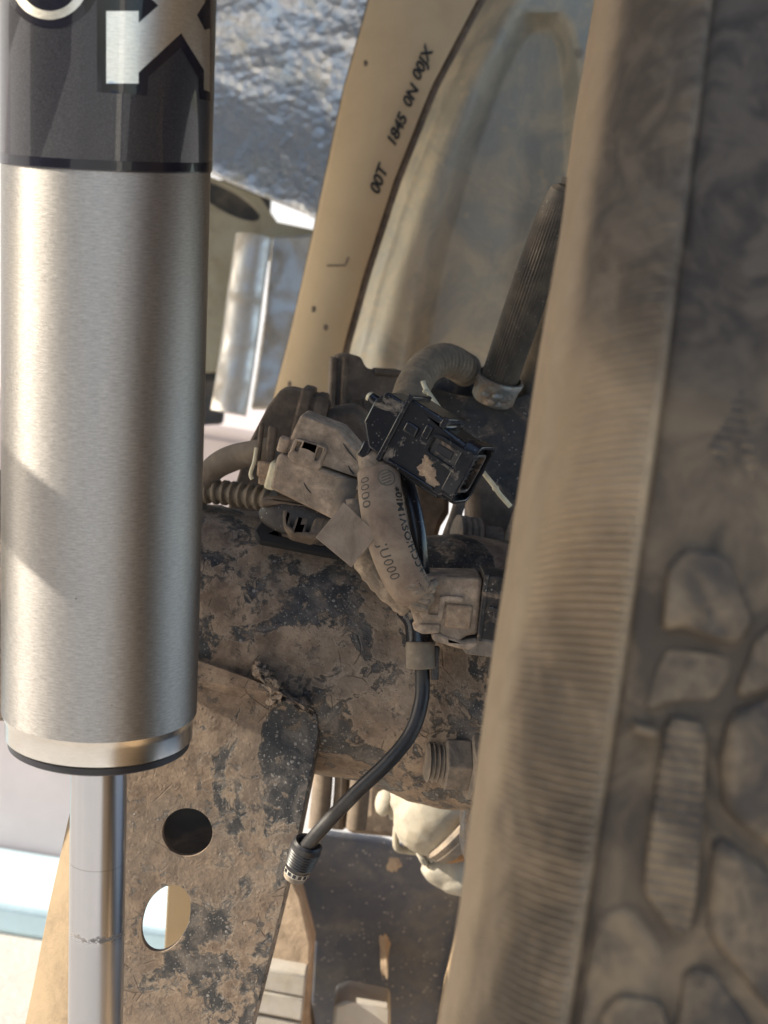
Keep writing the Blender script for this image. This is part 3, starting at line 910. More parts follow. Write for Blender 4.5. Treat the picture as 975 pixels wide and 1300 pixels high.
# socket collar with the dark mouth at its end
def rrect(x0, x1, y0, y1, r, n=6):
    out = []
    for cx, cy, a0_ in ((x1 - r, y1 - r, 0), (x0 + r, y1 - r, 90), (x0 + r, y0 + r, 180), (x1 - r, y0 + r, 270)):
        for i in range(n + 1):
            a = RAD(a0_ + 90 * i / n)
            out.append((cx + r * math.cos(a), cy + r * math.sin(a)))
    return out
def yz_ring(fr, x0, x1, o_, i_):
    A = [fr.p(x0, a, b) for a, b in o_]; B = [fr.p(x1, a, b) for a, b in o_]
    Ci = [fr.p(x1, a, b) for a, b in i_]; Di = [fr.p(x0, a, b) for a, b in i_]
    n = len(A); F = []
    for s0_, s1_ in ((0, 1), (1, 2), (2, 3), (3, 0)):
        F += [(s0_ * n + i, s0_ * n + (i + 1) % n, s1_ * n + (i + 1) % n, s1_ * n + i) for i in range(n)]
    return MB().add(A + B + Ci + Di, F)
yz_ring(f, 54, 74, rrect(-40, 44, -62, 2, 14), rrect(-35, 39, -57, -3, 11)).build('socket_collar', m_black, bc, bevel=0.0004, smooth=40)
MB().fpoly(f, [(56, -34), (63, -34), (63, 38), (56, 38)], -56, -4).build('socket_floor', m_rubber, bc)
yz_ring(f, 62, 71, rrect(-26, 30, -50, -12, 8), rrect(-22, 26, -46, -16, 6)).build('seal', m_blk2, bc, bevel=0.0003)
for i in range(6):
    MB().box(f, 62, 66, -18 + i * 7, -15 + i * 7, -40, -22).build('terminal', m_rubber2, bc)
# latch recess: raised U rim with a slot in it
U_ = [(10, -2), (10, -18), (14, -24), (22, -27), (58, -27), (70, -30), (76, -24), (72, -20), (60, -22), (23, -22), (17, -20), (15, -16), (15, -4), (18, 0), (60, 2), (60, 6), (16, 5)]
MB().fpoly(f, U_, -2, 6).build('latch_rim', m_black, h, bevel=0.0004)
MB().box(f, 24, 46, -15, -6, -1, 1.2).build('latch_slot', m_rubber, h)
MB().fpoly(f, [(16, -21), (62, -21), (62, 1), (16, 1)], -1, 0.6, [[(23, -16), (47, -16), (47, -5), (23, -5)]]).build('latch_tongue', m_blk2, h, bevel=0.0003)
MB().box(f, -30, -8, -20, -4, -1, 3, 2).build('step', m_black, h, bevel=0.0004)
MB().box(f, -4, 8, -30, -10, -1, 2.4, 1).build('step', m_black, h, bevel=0.0004)
MB().box(f, -40, 50, 44, 50, -50, -14).build('lower_rail', m_black, h, bevel=0.0006)
MB().box(f, -30, 46, 36, 40, -2, 4).build('edge_bead', m_black, h, bevel=0.0006)
MB().lathe(f.p(-84, -12, -26), f.d(-1, -0.15, 0), [(0, 9 * f.k), (8 * f.k, 8 * f.k), (16 * f.k, 7 * f.k), (17 * f.k, 4 * f.k)], 16, True).build('strain_stub', m_black, bc, bevel=0.0004)
MB().lathe(f.p(-99, -14, -26), f.d(-1, -0.15, 0), [(0, 6.6 * f.k), (4 * f.k, 6.4 * f.k), (6 * f.k, 3 * f.k)], 14, True).build('stub_tip', m_tie, bc)
MB().box(f, -72, -58, 34, 56, -30, -6).build('side_clip', m_black, bc, bevel=0.0006)
mb = MB()
for x, y, r_, s_ in ((26, 22, 13, 1), (38, 30, 9, 2), (20, 12, 7, 3)):
    mb.lump(f.p(x, y, -0.6), r_ * f.k, r_ * 0.8 * f.k, 1.9 * f.k, s_, 0.5, (f.d(1, 0), f.d(0, 1), f.d(0, 0, 1)), 3, 1.8)
mb.build('mud_patch', m_mudpatch, h, smooth=50)

# taped loom with its printed label
loom = thing('taped_loom', 'taped wiring loom wrapped in a printed dusty label', 'wiring loom', at(505, 760, 0.635))
LP = catmull([at(474, 572, 0.628), at(481, 598, 0.622), at(484, 635, 0.617), at(492, 675, 0.616), at(505, 712, 0.618), at(520, 742, 0.622), at(538, 766, 0.632)], 10)
kl = 0.618 / FPX
def loomr(fr_, L): return (23.0 + 3.0 * math.sin(fr_ * 3.2) - 6 * max(0, fr_ - 0.8) / 0.2) * kl * (1 + 0.02 * math.sin(L * 1900))
core = MB().tube(LP, loomr, 28, True, 0.62, FWD).build('tape', m_tape, loom, smooth=70)


class Strip:
    """maps (u across in px, v along in px) on to the front of the loom"""
    def __init__(s, P, off):
        s.P = P; s.off = off
        s.L = [0]
        for i in range(1, len(P)): s.L.append(s.L[-1] + (P[i] - P[i - 1]).length)

    def at(s, u, v, lift=0.0):
        l = v * kl
        i = 0
        while i < len(s.L) - 2 and s.L[i + 1] < l: i += 1
        f_ = (l - s.L[i]) / max(1e-9, s.L[i + 1] - s.L[i])
        c = s.P[i].lerp(s.P[i + 1], f_)
        T = (s.P[min(i + 2, len(s.P) - 1)] - s.P[max(i - 1, 0)]).normalized()
        n_ = (-FWD - T * (-FWD).dot(T)).normalized()
        b = n_.cross(T)
        if b.dot(RIGHT) < 0: b = -b
        r = loomr(l / s.L[-1], 0) + s.off + lift
        th = max(-1.45, min(1.45, u * kl / (r * 0.9)))
        return c + b * math.sin(th) * r * 1.04 + n_ * (math.cos(th) * r * 0.66 + 0.0004)


st = Strip(LP, 0.0006)
Lm = st.L[-1] / kl
v0, v1 = 38, Lm - 34
lab = MB().grid(lambda u, v: st.at(-34 + 62 * u + 2 * math.sin(v * 5), v0 + (v1 - v0) * v + (10 * (0.5 - u) if v > 0.98 else 0)), 24, 60).build('label', m_label, loom, solid=0.0003, smooth=80)


def text_mesh(body_, size, shear=0.0, space=1.0, bold=0.0):
    cu = bpy.data.curves.new('t', 'FONT')
    cu.body = body_; cu.size = size; cu.shear = shear; cu.space_character = space; cu.resolution_u = 3; cu.offset = bold
    ob = bpy.data.objects.new('t', cu); C.objects.link(ob)
    bpy.context.view_layer.update()
    me = bpy.data.meshes.new_from_object(ob.evaluated_get(bpy.context.evaluated_depsgraph_get()))
    V = [v.co.copy() for v in me.vertices]; F = [tuple(p.vertices) for p in me.polygons]
    bpy.data.objects.remove(ob); bpy.data.curves.remove(cu); bpy.data.meshes.remove(me)
    return V, F


def label_text(s_, size, u0, vstart, mat, name, space=1.0):
    # reads from the bottom of the loom upwards, tops of the letters to the left
    V, F = text_mesh(s_, size, 0, space, 0.35)
    MB().add([st.at(u0 - q.y, vstart - q.x, 0.00035) for q in V], F).build(name, mat, lab)


def label_text_dn(s_, size, u0, vstart, mat, name, space=1.0):
    V, F = text_mesh(s_, size, 0, space)
    MB().add([st.at(u0 + q.y, vstart + q.x, 0.00035) for q in V], F).build(name, mat, lab)


label_text('+CCH/OSV1MI0*', 15, 28, Lm - 62, m_ink, 'printed_line', 1.06)
label_text_dn('0000', 17, -24, 52, m_inkgrey, 'printed_line', 1.05)
label_text_dn('JU000', 17, -16, 128, m_inkgrey, 'printed_line', 1.1)
mb = MB()
ring = [(8 + 10.5 * math.cos(a), 56 + 10.5 * math.sin(a)) for a in [2 * math.pi * i / 32 for i in range(32)]]
for i in range(32):
    (a, b), (c, d_) = ring[i], ring[(i + 1) % 32]
    q = 0.86
    mb.add([st.at(a, b, .0004), st.at(c, d_, .0004), st.at(8 + (c - 8) * q, 56 + (d_ - 56) * q, .0004), st.at(8 + (a - 8) * q, 56 + (b - 56) * q, .0004)], [(0, 1, 2, 3)])
for i in range(4):
    y = 50 + i * 4
    mb.add([st.at(2, y + 2, .0004), st.at(13, y - 3, .0004), st.at(13, y - 1.5, .0004), st.at(2, y + 3.5, .0004)], [(0, 1, 2, 3)])
mb.build('round_emblem', m_inkgreen, lab)
mb = MB()
random.seed(3)
v = Lm - 40.0
while v > Lm - 60:
    w = random.choice((0.9, 1.3, 2.0)); 
    u0_ = 8 + random.random() * 2
    mb.add([st.at(u0_, v, .0004), st.at(24, v, .0004), st.at(24, v - w, .0004), st.at(u0_, v - w, .0004)], [(0, 1, 2, 3)])
    v -= w + random.choice((1.2, 1.6, 2.4))
mb.build('barcode', m_inkgrey, lab)
mb = MB()
for s_, (u_, v_) in enumerate([(2, Lm - 52), (5, Lm - 50), (0, Lm - 60)]):
    mb.lump(st.at(u_, v_, -0.0003), 7 * kl, 6 * kl, 1.2 * kl, s_, 0.6)
mb.build('mud_patch', m_tape, lab)
mb = MB()
for i in range(5):
    mb.tube(catmull([at(508 + i * 7, 742 + i * 3, .626 - i * .0006), at(522 + i * 6, 764 - i * 5, .6225), at(540 + i * 3, 772 - i * 8, .626)], 6), 5.5 * kl, 10)
mb.build('loose_tape_end', m_tape, loom)
# second strand of the loom, to the left behind the label
mb = MB().tube(catmull([at(452, 640, .64), at(448, 672, .636), at(462, 708, .634), at(488, 742, .632), at(520, 770, .634)], 8), lambda a, L: (17 + 1.2 * math.sin(L * 2600)) * kl, 16)
mb.build('strand', m_tape, loom, smooth=70)
mb = MB().tube(catmull([at(440, 610, .643), at(438, 640, .641), at(452, 668, .638)], 8), lambda a, L: (15 + 1.6 * math.sin(L * 3600)) * kl, 16)
mb.build('strand', m_hose, loom, smooth=70)

# paper tag
f = Fr(441, 680, 0.612, 41, 0, 0)
o = MB().fpoly(f, [(-31, -29), (29, -27), (30, 27), (-29, 28)], -1.5, 1.5).build('paper_tag', m_tag, bevel=0.0002)
tag(o, 'blank tan square paper tag stuck across the wiring loom', 'tag')

# white cable tie lying behind the black connector
o = MB().tube(catmull([at(537, 484, .662), at(541, 494, .660), at(556, 516, .657), at(580, 552, .655), at(606, 590, .652), at(628, 618, .650), at(634, 627, .650), at(648, 643, .652)], 6), 3.3 * .655 / FPX, 10, True, 0.5, FWD)
o.lump(at(540, 497, .658), 4 * .66 / FPX, 3 * .66 / FPX, 2.5 * .66 / FPX, 1, 0.1)
o.lump(at(629, 620, .650), 4.6 * .66 / FPX, 4 * .66 / FPX, 2.6 * .66 / FPX, 1, 0.1)
tag(o.build('cable_tie', m_tie, smooth=60), 'thin ivory cable tie sticking out behind the black connector', 'cable tie')

# black rigid sleeve and sensor cable
sc = thing('sensor_cable', 'black sensor cable curving down to a ribbed plug boot', 'cable', at(372, 1120, 0.66))
P = catmull([at(510, 605, .640), at(521, 640, .637), at(530, 690, .636), at(533, 740, .640), at(530, 778, .644)], 8)
slv = MB().tube(P, 13 * .64 / FPX, 20).build('sleeve', m_black, sc, smooth=60)
MB().tube(catmull([at(518, 770, .648), at(531, 790, .646), at(533, 824, .645)], 6), 18 * .645 / FPX, 20).build('shrink_sleeve', m_black, sc, smooth=60)
P = catmull([at(533, 800, .645), at(536, 850, .6445), at(535, 890, .643), at(522, 930, .641), at(494, 966, .640), at(450, 1008, .642), at(410, 1050, .646), at(388, 1076, .650)], 10)
MB().tube(P, 9.4 * .643 / FPX, 20).build('cable', m_cable, sc, smooth=60)
f = Fr(534, 834, 0.640, 2)
MB().tube([f.p(-1, -19, -3), f.p(-1, -10, -3), f.p(0, 5, -3), f.p(0.5, 15, -3)], 18.5 * f.k, 24, True).build('clamp_sleeve', m_conduit, sc, bevel=0.0006)
MB().box(f, 14, 24, -14, 30, -16, -6).build('clamp_ear', m_blk2, sc, bevel=0.0006)
kb = .652 / FPX
b0 = at(391, 1070, .651); b1 = at(369, 1126, .660)
bu = (b1 - b0).normalized(); bl = (b1 - b0).length
pr = [(4 * kb, 12 * kb), (-1 * kb, 13 * kb), (-2 * kb, 16.5 * kb), (1 * kb, 19.5 * kb), (6 * kb, 20 * kb)]
for i in range(7): pr += [(8 * kb + i * 4.4 * kb, (20.6 - i * 0.35) * kb), (10.6 * kb + i * 4.4 * kb, (19.0 - i * 0.35) * kb)]
pr += [(41 * kb, 17 * kb), (42 * kb, 14 * kb)]
MB().lathe(b0, bu, pr, 40, False).build('plug_boot', m_cable, sc, smooth=35)
ringo = MB().lathe(b0, bu, [(40 * kb, 15 * kb), (40.5 * kb, 16.8 * kb), (49 * kb, 16.2 * kb), (49.5 * kb, 14 * kb)], 40, False).build('plug_ring', m_pale, sc)
for i in range(14):
    a = 2 * math.pi * i / 14
    e = (RIGHT - bu * RIGHT.dot(bu)).normalized(); g = bu.cross(e)
    n_ = e * math.cos(a) + g * math.sin(a); tt = bu.cross(n_)
    c = b0 + bu * 44.6 * kb + n_ * 16.4 * kb
    P = [c + tt * sx * 2.2 * kb + bu * sy * 2.6 * kb + n_ * sz_ * 0.6 * kb for sz_ in (-1, 1) for sx, sy in ((-1, -1), (1, -1), (1, 1), (-1, 1))]
    MB().add(P, [(0, 1, 2, 3), (4, 5, 6, 7), (0, 1, 5, 4), (1, 2, 6, 5), (2, 3, 7, 6), (3, 0, 4, 7)]).build('ring_slot', m_rubber, ringo)
MB().lathe(b0, bu, [(48 * kb, 15.4 * kb), (51 * kb, 15.6 * kb), (52 * kb, 14.6 * kb), (54 * kb, 15.2 * kb), (55 * kb, 14 * kb), (57 * kb, 14.4 * kb), (61 * kb, 9 * kb), (62 * kb, 3 * kb)], 32, True).build('plug_tip', m_steelnut, sc, smooth=40)

# lower connector pair, caked in mud, half of it black
lc = thing('mud_caked_connector', 'mud caked two piece connector plugged together beside the tyre', 'connector', at(590, 835, .645))
f = Fr(592, 775, 0.634, 6, -10, 4)
h = MB().fpoly(f, [(-62, -38), (16, -44), (18, 30), (4, 34), (-6, 44), (-24, 42), (-36, 30), (-62, 26), (-70, 8)], -60, 0).build('plug_half', m_clay, lc, bevel=0.0012, seg=2)
MB().fpoly(f, [(-60, -20), (-52, -24), (-48, -20), (-48, 8), (-36, 8), (-36, -16), (-26, -18), (-6, -18), (-6, -12), (-28, -10), (-30, 14), (-54, 16), (-58, 10)], -1, 5).build('latch_frame', m_clay, h, bevel=0.0006)
MB().box(f, -26, 8, -8, 24, -1, 4, 1).build('raised_pad', m_mudpatch, h, bevel=0.001)
MB().lump(f.p(-38, -32, 0), 6 * f.k, 7 * f.k, 2 * f.k, 4, .3, (f.d(1, 0), f.d(0, 1), f.d(0, 0, 1))).build('mud_patch', m_clay, h)
MB().fpoly(f, [(-58, 22), (-30, 20), (-30, 32), (-52, 36), (-66, 30)], -30, 4).build('lower_jaw', m_clay, h, bevel=0.001)
h = MB().fpoly(f, [(18, -46), (30, -48), (100, -48), (100, 34), (26, 38), (18, 30)], -56, 0).build('socket_half', m_blk2, lc, bevel=0.001)
MB().box(f, 17, 23, -50, 38, -56, 5).build('flange', m_blk2, h, bevel=0.0004)
MB().fpoly(f, [(28, -8), (40, -8), (40, 6), (50, 6), (50, -4), (54, -4), (54, 12), (34, 12), (34, -2), (28, -2)], -1, 4).build('latch_frame', m_blk2, h, bevel=0.0004)
MB().box(f, 58, 96, -30, 20, -1, 3, 2).build('raised_pad', m_blk2, h, bevel=0.0006)
MB().fpoly(f, [(-4, 40), (20, 34), (100, 38), (100, 56), (40, 58), (4, 56)], -50, 2).build('lower_shell', m_steelnut, lc, bevel=0.001)
MB().fpoly(f, [(-40, 30), (0, 40), (26, 38), (10, 52), (-6, 50), (-40, 42)], -46, 3).build('lower_shell', m_clay, lc, bevel=0.001)

# left dusty connector with its push-in clip
dc = thing('dusty_connector', 'large pale dusty connector with a locking tab above the axle tube', 'connector', at(400, 670, .67))
f = Fr(410, 600, 0.655, 16, -12, -4)
h = MB().fpoly(f, [(-62, -4), (-56, -8), (56, 0), (66, 8), (60, 48), (34, 56), (-60, 40)], -60, 0).build('housing', m_clay, dc, bevel=0.0012, seg=3)
MB().fpoly(f, [(-48, -62), (6, -58), (34, -40), (58, -34), (64, -4), (-56, -8), (-52, -38)], -62, -8).build('upper_shell', m_clay, dc, bevel=0.001)
MB().fpoly(f, [(-46, -32), (-6, -34), (-2, -30), (-4, -4), (-8, 0), (-44, -2), (-50, -8)], -10, 1, [[(-42, -30), (-36, -30), (-38, -16), (-43, -16)], [(-14, -30), (-8, -30), (-10, -12), (-15, -12)]]).build('locking_tab', m_clay, dc, bevel=0.0008)
MB().box(f, -66, -52, -28, -8, -20, -4).build('tab_hinge', m_clay, dc, bevel=0.0008)
MB().box(f, -70, -56, 8, 44, -50, -8).build('end_frame', m_tie, dc, bevel=0.001)
mb = MB()
for p0, p1 in (((14, -42), (36, -26)), ((28, -16), (38, -8)), ((-20, 20), (-8, 30)), ((44, 20), (50, 6))):
    a, b = f.p(*p0, 0.2 if p0[1] > 0 else -7.6), f.p(*p1, 0.2 if p0[1] > 0 else -7.6)
    mb.tube([a, a.lerp(b, .45) + f.d(0.3, 1) * 1.2 * f.k, b], lambda q, L: 0.9 * f.k * (1.1 - abs(q - .5)), 6)
mb.build('crack', m_darker, dc)
cl = thing('push_clip', 'dark domed push clip wedged between connector and axle tube', 'clip', at(380, 690, .668))
f = Fr(385, 655, 0.662, 10, 20, 0)
def dome(u, v):
    a = 2 * math.pi * u; r = 56 * math.sin(v * math.pi / 2)
    return f.p(r * math.cos(a) * 1.0, -6 + r * math.sin(a) * 0.40 + 6 * (1 - math.cos(v * 1.57)), 4 - 22 * (1 - math.cos(v * math.pi / 2)))
MB().grid(dome, 40, 10, True).build('skirt', m_dark, cl, solid=0.0012, smooth=60)
MB().fpoly(f, [(-58, -14), (-30, -22), (30, -18), (58, -6), (58, 2), (24, -6), (-30, -10), (-56, -4)], -30, 6).build('rim', m_brown, cl, bevel=0.0012)
MB().fpoly(f, [(-28, -4), (30, -2), (26, 22), (14, 28), (-12, 26), (-22, 18)], -30, 4, [[(-14, 2), (-8, 2), (-10, 20), (-15, 16)], [(8, 2), (14, 2), (12, 22), (6, 22)]]).build('barb', m_brown, cl, bevel=0.001)
MB().fpoly(f, [(-60, 22), (-50, 0), (-30, 2), (-24, 22), (30, 26), (50, 8), (60, 10), (54, 36), (-52, 34)], -44, -26).build('base_pad', m_rubber2, cl, bevel=0.002)

# small hose clip at the left end
hc = thing('hose_clip', 'small reddish dusty clip holding the hoses left of the connector', 'clip', at(340, 612, .665))
f = Fr(340, 580, 0.664, 6)
MB().box(f, -12, 12, 6, 26, -20, 2).build('clip_block', m_mudpatch, hc, bevel=0.001)
MB().box(f, -9, 5, 24, 36, -16, 0).build('clip_foot', m_mudpatch, hc, bevel=0.0008)
MB().box(f, -4, 8, -40, 8, -22, -4).build('clip_arm', m_brown, hc, bevel=0.001)
MB().box(f, -16, -10, -44, 6, -26, -8).build('clip_arm', m_brown, hc, bevel=0.0008)
MB().tube(catmull([f.p(-16, -10, -6), f.p(-17, 8, -4), f.p(-20, 24, -4), f.p(-17, 30, -3)], 5), 2.6 * f.k, 8).build('wire_hook', m_tie, hc)

o = MB().tube(catmull([at(245, 640, .70), at(255, 618, .698), at(272, 594, .694), at(300, 580, .688), at(330, 574, .680), at(352, 572, .678)], 8), lambda a, L: 16.5 * .69 / FPX * (1 + 0.03 * math.sin(L * 300)), 20).build('rubber_hose', m_hose, smooth=60)
tag(o, 'smooth brown rubber hose bending behind the shock body', 'hose')
def corr(r0, amp, pitch): 
    return lambda a, L: r0 + amp * (1 if (L / pitch) % 1 < 0.5 else -1) * min(1, abs(math.sin(L / pitch * 2 * math.pi)) * 3)
P = []
base = catmull([at(240, 622, .70), at(290, 626, .694), at(346, 634, .686)], 60)
o = MB().tube(base, corr(14 * .69 / FPX, 2.2 * .69 / FPX, 12.2 * .69 / FPX), 24).build('corrugated_hose', m_conduit, smooth=50)
tag(o, 'straight tan corrugated hose below the smooth rubber hose', 'hose')
base = catmull([at(517, 545, .70), at(518, 520, .705), at(524, 492, .715), at(541, 466, .73), at(566, 457, .745), at(592, 470, .76)], 40)
o = MB().tube(base, lambda a, L: (20 + 2.6 * math.sin(L / (10.5 * .72 / FPX) * 2 * math.pi)) * .72 / FPX, 28).build('corrugated_conduit', m_conduit, smooth=70)
tag(o, 'arched corrugated conduit running behind the black connector', 'conduit')

# ------------------------------------------------------------------ brown housings behind the wiring
ah = thing('actuator_housing', 'mud brown ribbed actuator housing behind the dusty connector', 'housing', at(370, 690, .75))
f = Fr(375, 560, .72, 14, -8, 0)
MB().fpoly(f, [(-58, 20), (-44, -36), (-34, -58), (-22, -62), (20, -62), (30, -54), (30, 0), (22, 40), (0, 110), (-64, 110)], -70, 0).build('casing', m_brown, ah, bevel=0.003, seg=3)
MB().box(f, -8, 8, -68, 40, -74, 5).build('rib', m_brown, ah, bevel=0.0012)
MB().box(f, 12, 26, -64, 40, -70, 3).build('rib', m_brown, ah, bevel=0.0012)
MB().fpoly(f, [(26, -44), (60, -60), (78, -52), (96, -30), (90, 40), (26, 40)], -90, -14).build('rear_shoulder', m_brown, ah, bevel=0.003)
tb = thing('terminal_box', 'mud brown square sided box with embossed marks left of the conduit', 'box', at(470, 540, .77))
f = Fr(468, 500, .765, 3, -6, 4)
MB().fpoly(f, [(-44, -46), (-30, -50), (-12, -46), (-6, -34), (4, -30), (52, -30), (60, -20), (60, 56), (-40, 56)], -70, 0).build('casing', m_brown, tb, bevel=0.002)
MB().box(f, -50, -42, -44, 30, -66, 5).build('rib', m_brown, tb, bevel=0.001)
MB().box(f, -36, -28, -46, 34, -66, 6).build('rib', m_brown, tb, bevel=0.001)
MB().box(f, 6, 40, -32, -24, -66, 4).build('top_ledge', m_brown, tb, bevel=0.001)
for x in (-16, 2, 22):
    MB().fpoly(f, [(x - 7, 6), (x + 7, 6), (x + 7, 22), (x - 7, 22)], -1, 1.8, [[(x - 4.5, 9), (x + 4.5, 9), (x + 4.5, 19), (x - 4.5, 19)]] if x == 2 else [[(x - 4.5, 9), (x + 4.5, 9), (x + 4.5, 21.5), (x - 4.5, 21.5)]]).build('embossed_mark', m_brown, tb, bevel=0.0003)
MB().fpoly(f, [(-40, 30), (-20, 24), (-8, 34), (-6, 60), (-36, 70)], -80, -4).build('cable_gland', m_darker, tb, bevel=0.003)

# ------------------------------------------------------------------ fluted strut with its dark socket casting
fs = thing('fluted_boot', 'black fluted rubber boot rising from a dented clamp beside the tyre', 'boot', at(622, 500, .74))
p0 = at(633, 484, .758); p1 = at(718, 236, .722)
u = (p1 - p0).normalized(); Ls = (p1 - p0).length; kf = .75 / FPX
NF = 40
def fl_(k, t): return 1 + (0.032 if k % 4 < 2 else -0.032) * (1 if t < Ls * 0.93 else 0.3)
pr = [(-8 * kf, 23 * kf), (Ls * .3, 24 * kf), (Ls * .6, 24 * kf), (Ls * .82, 22.5 * kf), (Ls * .93, 19.5 * kf), (Ls * .98, 16 * kf), (Ls * 1.0, 9 * kf)]
MB().lathe(p0, u, pr, NF * 4, True, None, fl_).build('fluted_sleeve', m_fluted, fs, smooth=25)
cl_ = MB().lathe(p0 + u * 2 * kf, u, [(-30 * kf, 25 * kf), (-26 * kf, 28 * kf), (-7 * kf, 29 * kf), (-4 * kf, 31 * kf), (2 * kf, 32 * kf), (4 * kf, 31 * kf), (4.5 * kf, 28 * kf), (-6 * kf, 27.5 * kf)], 48, False).build('clamp', m_clamp, fs, smooth=40)
e = (RIGHT - u * RIGHT.dot(u)).normalized(); g = u.cross(e)
if g.dot(FWD) > 0: g = -g
for a, tt in ((60, -10), (90, -10), (120, -12), (75, -20), (105, -21)):
    n_ = e * math.cos(RAD(a)) + g * math.sin(RAD(a))
    MB().lump(p0 + u * tt * kf + n_ * 28 * kf, 7 * kf, 4.5 * kf, 3.5 * kf, a, .3).build('clamp_dimple', m_mudpatch if a == 105 else m_clamp, cl_)
MB().tube(catmull([at(664, 540, .775), at(684, 460, .772), at(704, 360, .768), at(734, 230, .765)], 8), 22 * kf, 20).build('rear_sleeve', m_fluted, fs)

kn = thing('steering_knuckle', 'black speckled knuckle casting carrying the fluted boot', 'knuckle', at(640, 700, .78))
D = .76; k = D / FPX
mb = MB()
mb.lump(at(606, 530, D + .012), 60 * k, 26 * k, 36 * k, 1, .12)
mb.lump(at(578, 500, D + .026), 36 * k, 34 * k, 28 * k, 2, .12)
mb.lump(at(632, 528, D + .012), 46 * k, 24 * k, 34 * k, 4, .08)
mb.lump(at(650, 500, D + .028), 40 * k, 40 * k, 26 * k, 5, .08)
mb.build('socket', m_dark, kn, remesh=0.0014, smooth=180)
MB().ppoly([(540, 488), (580, 500), (640, 512), (672, 500), (692, 545), (720, 600), (720, 690), (660, 690), (640, 640), (600, 600), (565, 560)], D + .000, 0.05).roughen(0.0012, 60).build('arm', m_dark, kn, bevel=0.003, seg=3)
MB().ppoly([(598, 600), (640, 596), (660, 640), (700, 650), (700, 760), (640, 770), (606, 745), (596, 660)], D + .0, 0.05).roughen(0.0015, 60).build('boss', m_brown, kn, bevel=0.004, seg=3)
MB().ppoly([(600, 560), (720, 590), (720, 600), (600, 574)], D + .006, 0.01).build('cast_line', m_dark, kn, bevel=0.002)
mb = MB()
for i, (x, y, r_) in enumerate([(656, 528, 10), (664, 536, 5), (610, 506, 6), (627, 575, 7), (652, 585, 5)]): mb.lump(at(x, y, D + .008), r_ * k, r_ * .9 * k, 5 * k, i, .3)
mb.build('mud_patch', m_mudpatch, kn)

bs_ = thing('rubber_bushing', 'ribbed grey bushing tucked under the black connector', 'bushing', at(590, 720, .75))
k = .735 / FPX
pr = [(0, 6 * k), (0, 24 * k)]
for i in range(4): pr += [(i * 8 * k + 2 * k, 29 * k), (i * 8 * k + 6 * k, 29 * k), (i * 8 * k + 7.5 * k, 24 * k)]
MB().lathe(at(577, 682, .735), (RIGHT * .95 - UP * .12 + FWD * .25), pr + [(36 * k, 20 * k), (60 * k, 20 * k)], 40, True).build('ribs', m_steelnut, bs_, smooth=40)
MB().tube(catmull([at(592, 600, .75), at(580, 650, .75), at(566, 690, .748), at(562, 730, .746)], 6), 8 * k, 12).build('link', m_steelnut, bs_)
MB().ppoly([(520, 610), (572, 600), (570, 652), (560, 668), (548, 708), (520, 720)], .80, .02).build('back_web', m_brown, bs_, bevel=0.003)
MB().ppoly([(604, 596), (620, 600), (612, 640), (598, 660), (594, 640)], .765, .02).build('side_web', m_hose, bs_, bevel=0.003)

# ------------------------------------------------------------------ panels behind: tan panel, grey shield, foil
def lerp_poly(P, y):
    for (x0, y0), (x1, y1) in zip(P, P[1:]):
        if y0 <= y <= y1: return x0 + (x1 - x0) * (y - y0) / (y1 - y0)
    return P[0][0] if y < P[0][1] else P[-1][0]
TL = [(520, -160), (470, 0), (438, 115), (401, 290), (372, 420), (351, 500), (335, 570), (300, 700)]
TR = [(690, -140), (604, 0), (546, 110), (498, 230), (459, 350), (434, 440), (415, 540), (385, 700)]
DT = 0.985
def tanpt(u, v):
    y = -150 + 760 * v
    a, b = lerp_poly(TL, y), lerp_poly(TR, y)
    return at(a + (b - a) * u, y, DT + 0.006 * (u - 0.5) ** 2 * 4 - 0.003)
tanp = thing('inner_fender', 'tan dust coated strip panel printed with black slanted codes', 'panel', tanpt(0.5, 1.0))
MB().grid(tanpt, 16, 60).build('panel_sheet', m_tan, tanp, solid=0.004, bevel=0.0006, smooth=60)
MB().grid(lambda u, v: tanpt(1.0, v) + RIGHT * (0.0005 + 0.0042 * u) + FWD * 0.005, 2, 60).build('gap_shade', m_brown, tanp, solid=0.004)  # dark strip stands in for the shadow gap beside the panel
MB().grid(lambda u, v: tanpt(0.0, v) - RIGHT * (0.0016 * u) + FWD * 0.003, 2, 60).build('edge_lip', m_brown, tanp, solid=0.003)
kt = DT / FPX
def tantext(s_, px, py, ang, size, space=1.0):
    V, F = text_mesh(s_, size, 0.35, space, 0.7)
    c, s2 = math.cos(RAD(ang)), math.sin(RAD(ang))
    P = []
    for q in V:
        x, y = q.x, -q.y * 0.85
        X, Y = px + x * c - y * s2, py + x * s2 + y * c
        a, b = lerp_poly(TL, Y), lerp_poly(TR, Y)
        P.append(tanpt((X - a) / (b - a), (Y + 150) / 760) - FWD * 0.0032)
    MB().add(P, F).build('stencil_code', m_ink, tanp)
tantext('00T', 480, 250, -70, 23, 0.95)
tantext('1845', 500, 190, -66, 22, 0.95)
tantext('0N', 520, 140, -65, 22, 0.95)
tantext('00JX', 532, 106, -66, 22, 0.98)
MB().tube([tanpt(.34, .642) - FWD * .0025, tanpt(.66, .642) - FWD * .0025, tanpt(.68, .628) - FWD * .0025], 0.0005, 6).build('scribe_mark', m_brown, tanp)
mb = MB()
for (uu, vv_) in ((.15, .305), (.3, .715), (.6, .745), (.2, .84)): mb.lump(tanpt(uu, vv_) - FWD * .002, .0013, .0018, .0008, int(uu * 10), .3)
mb.build('mud_speck', m_brown, tanp)

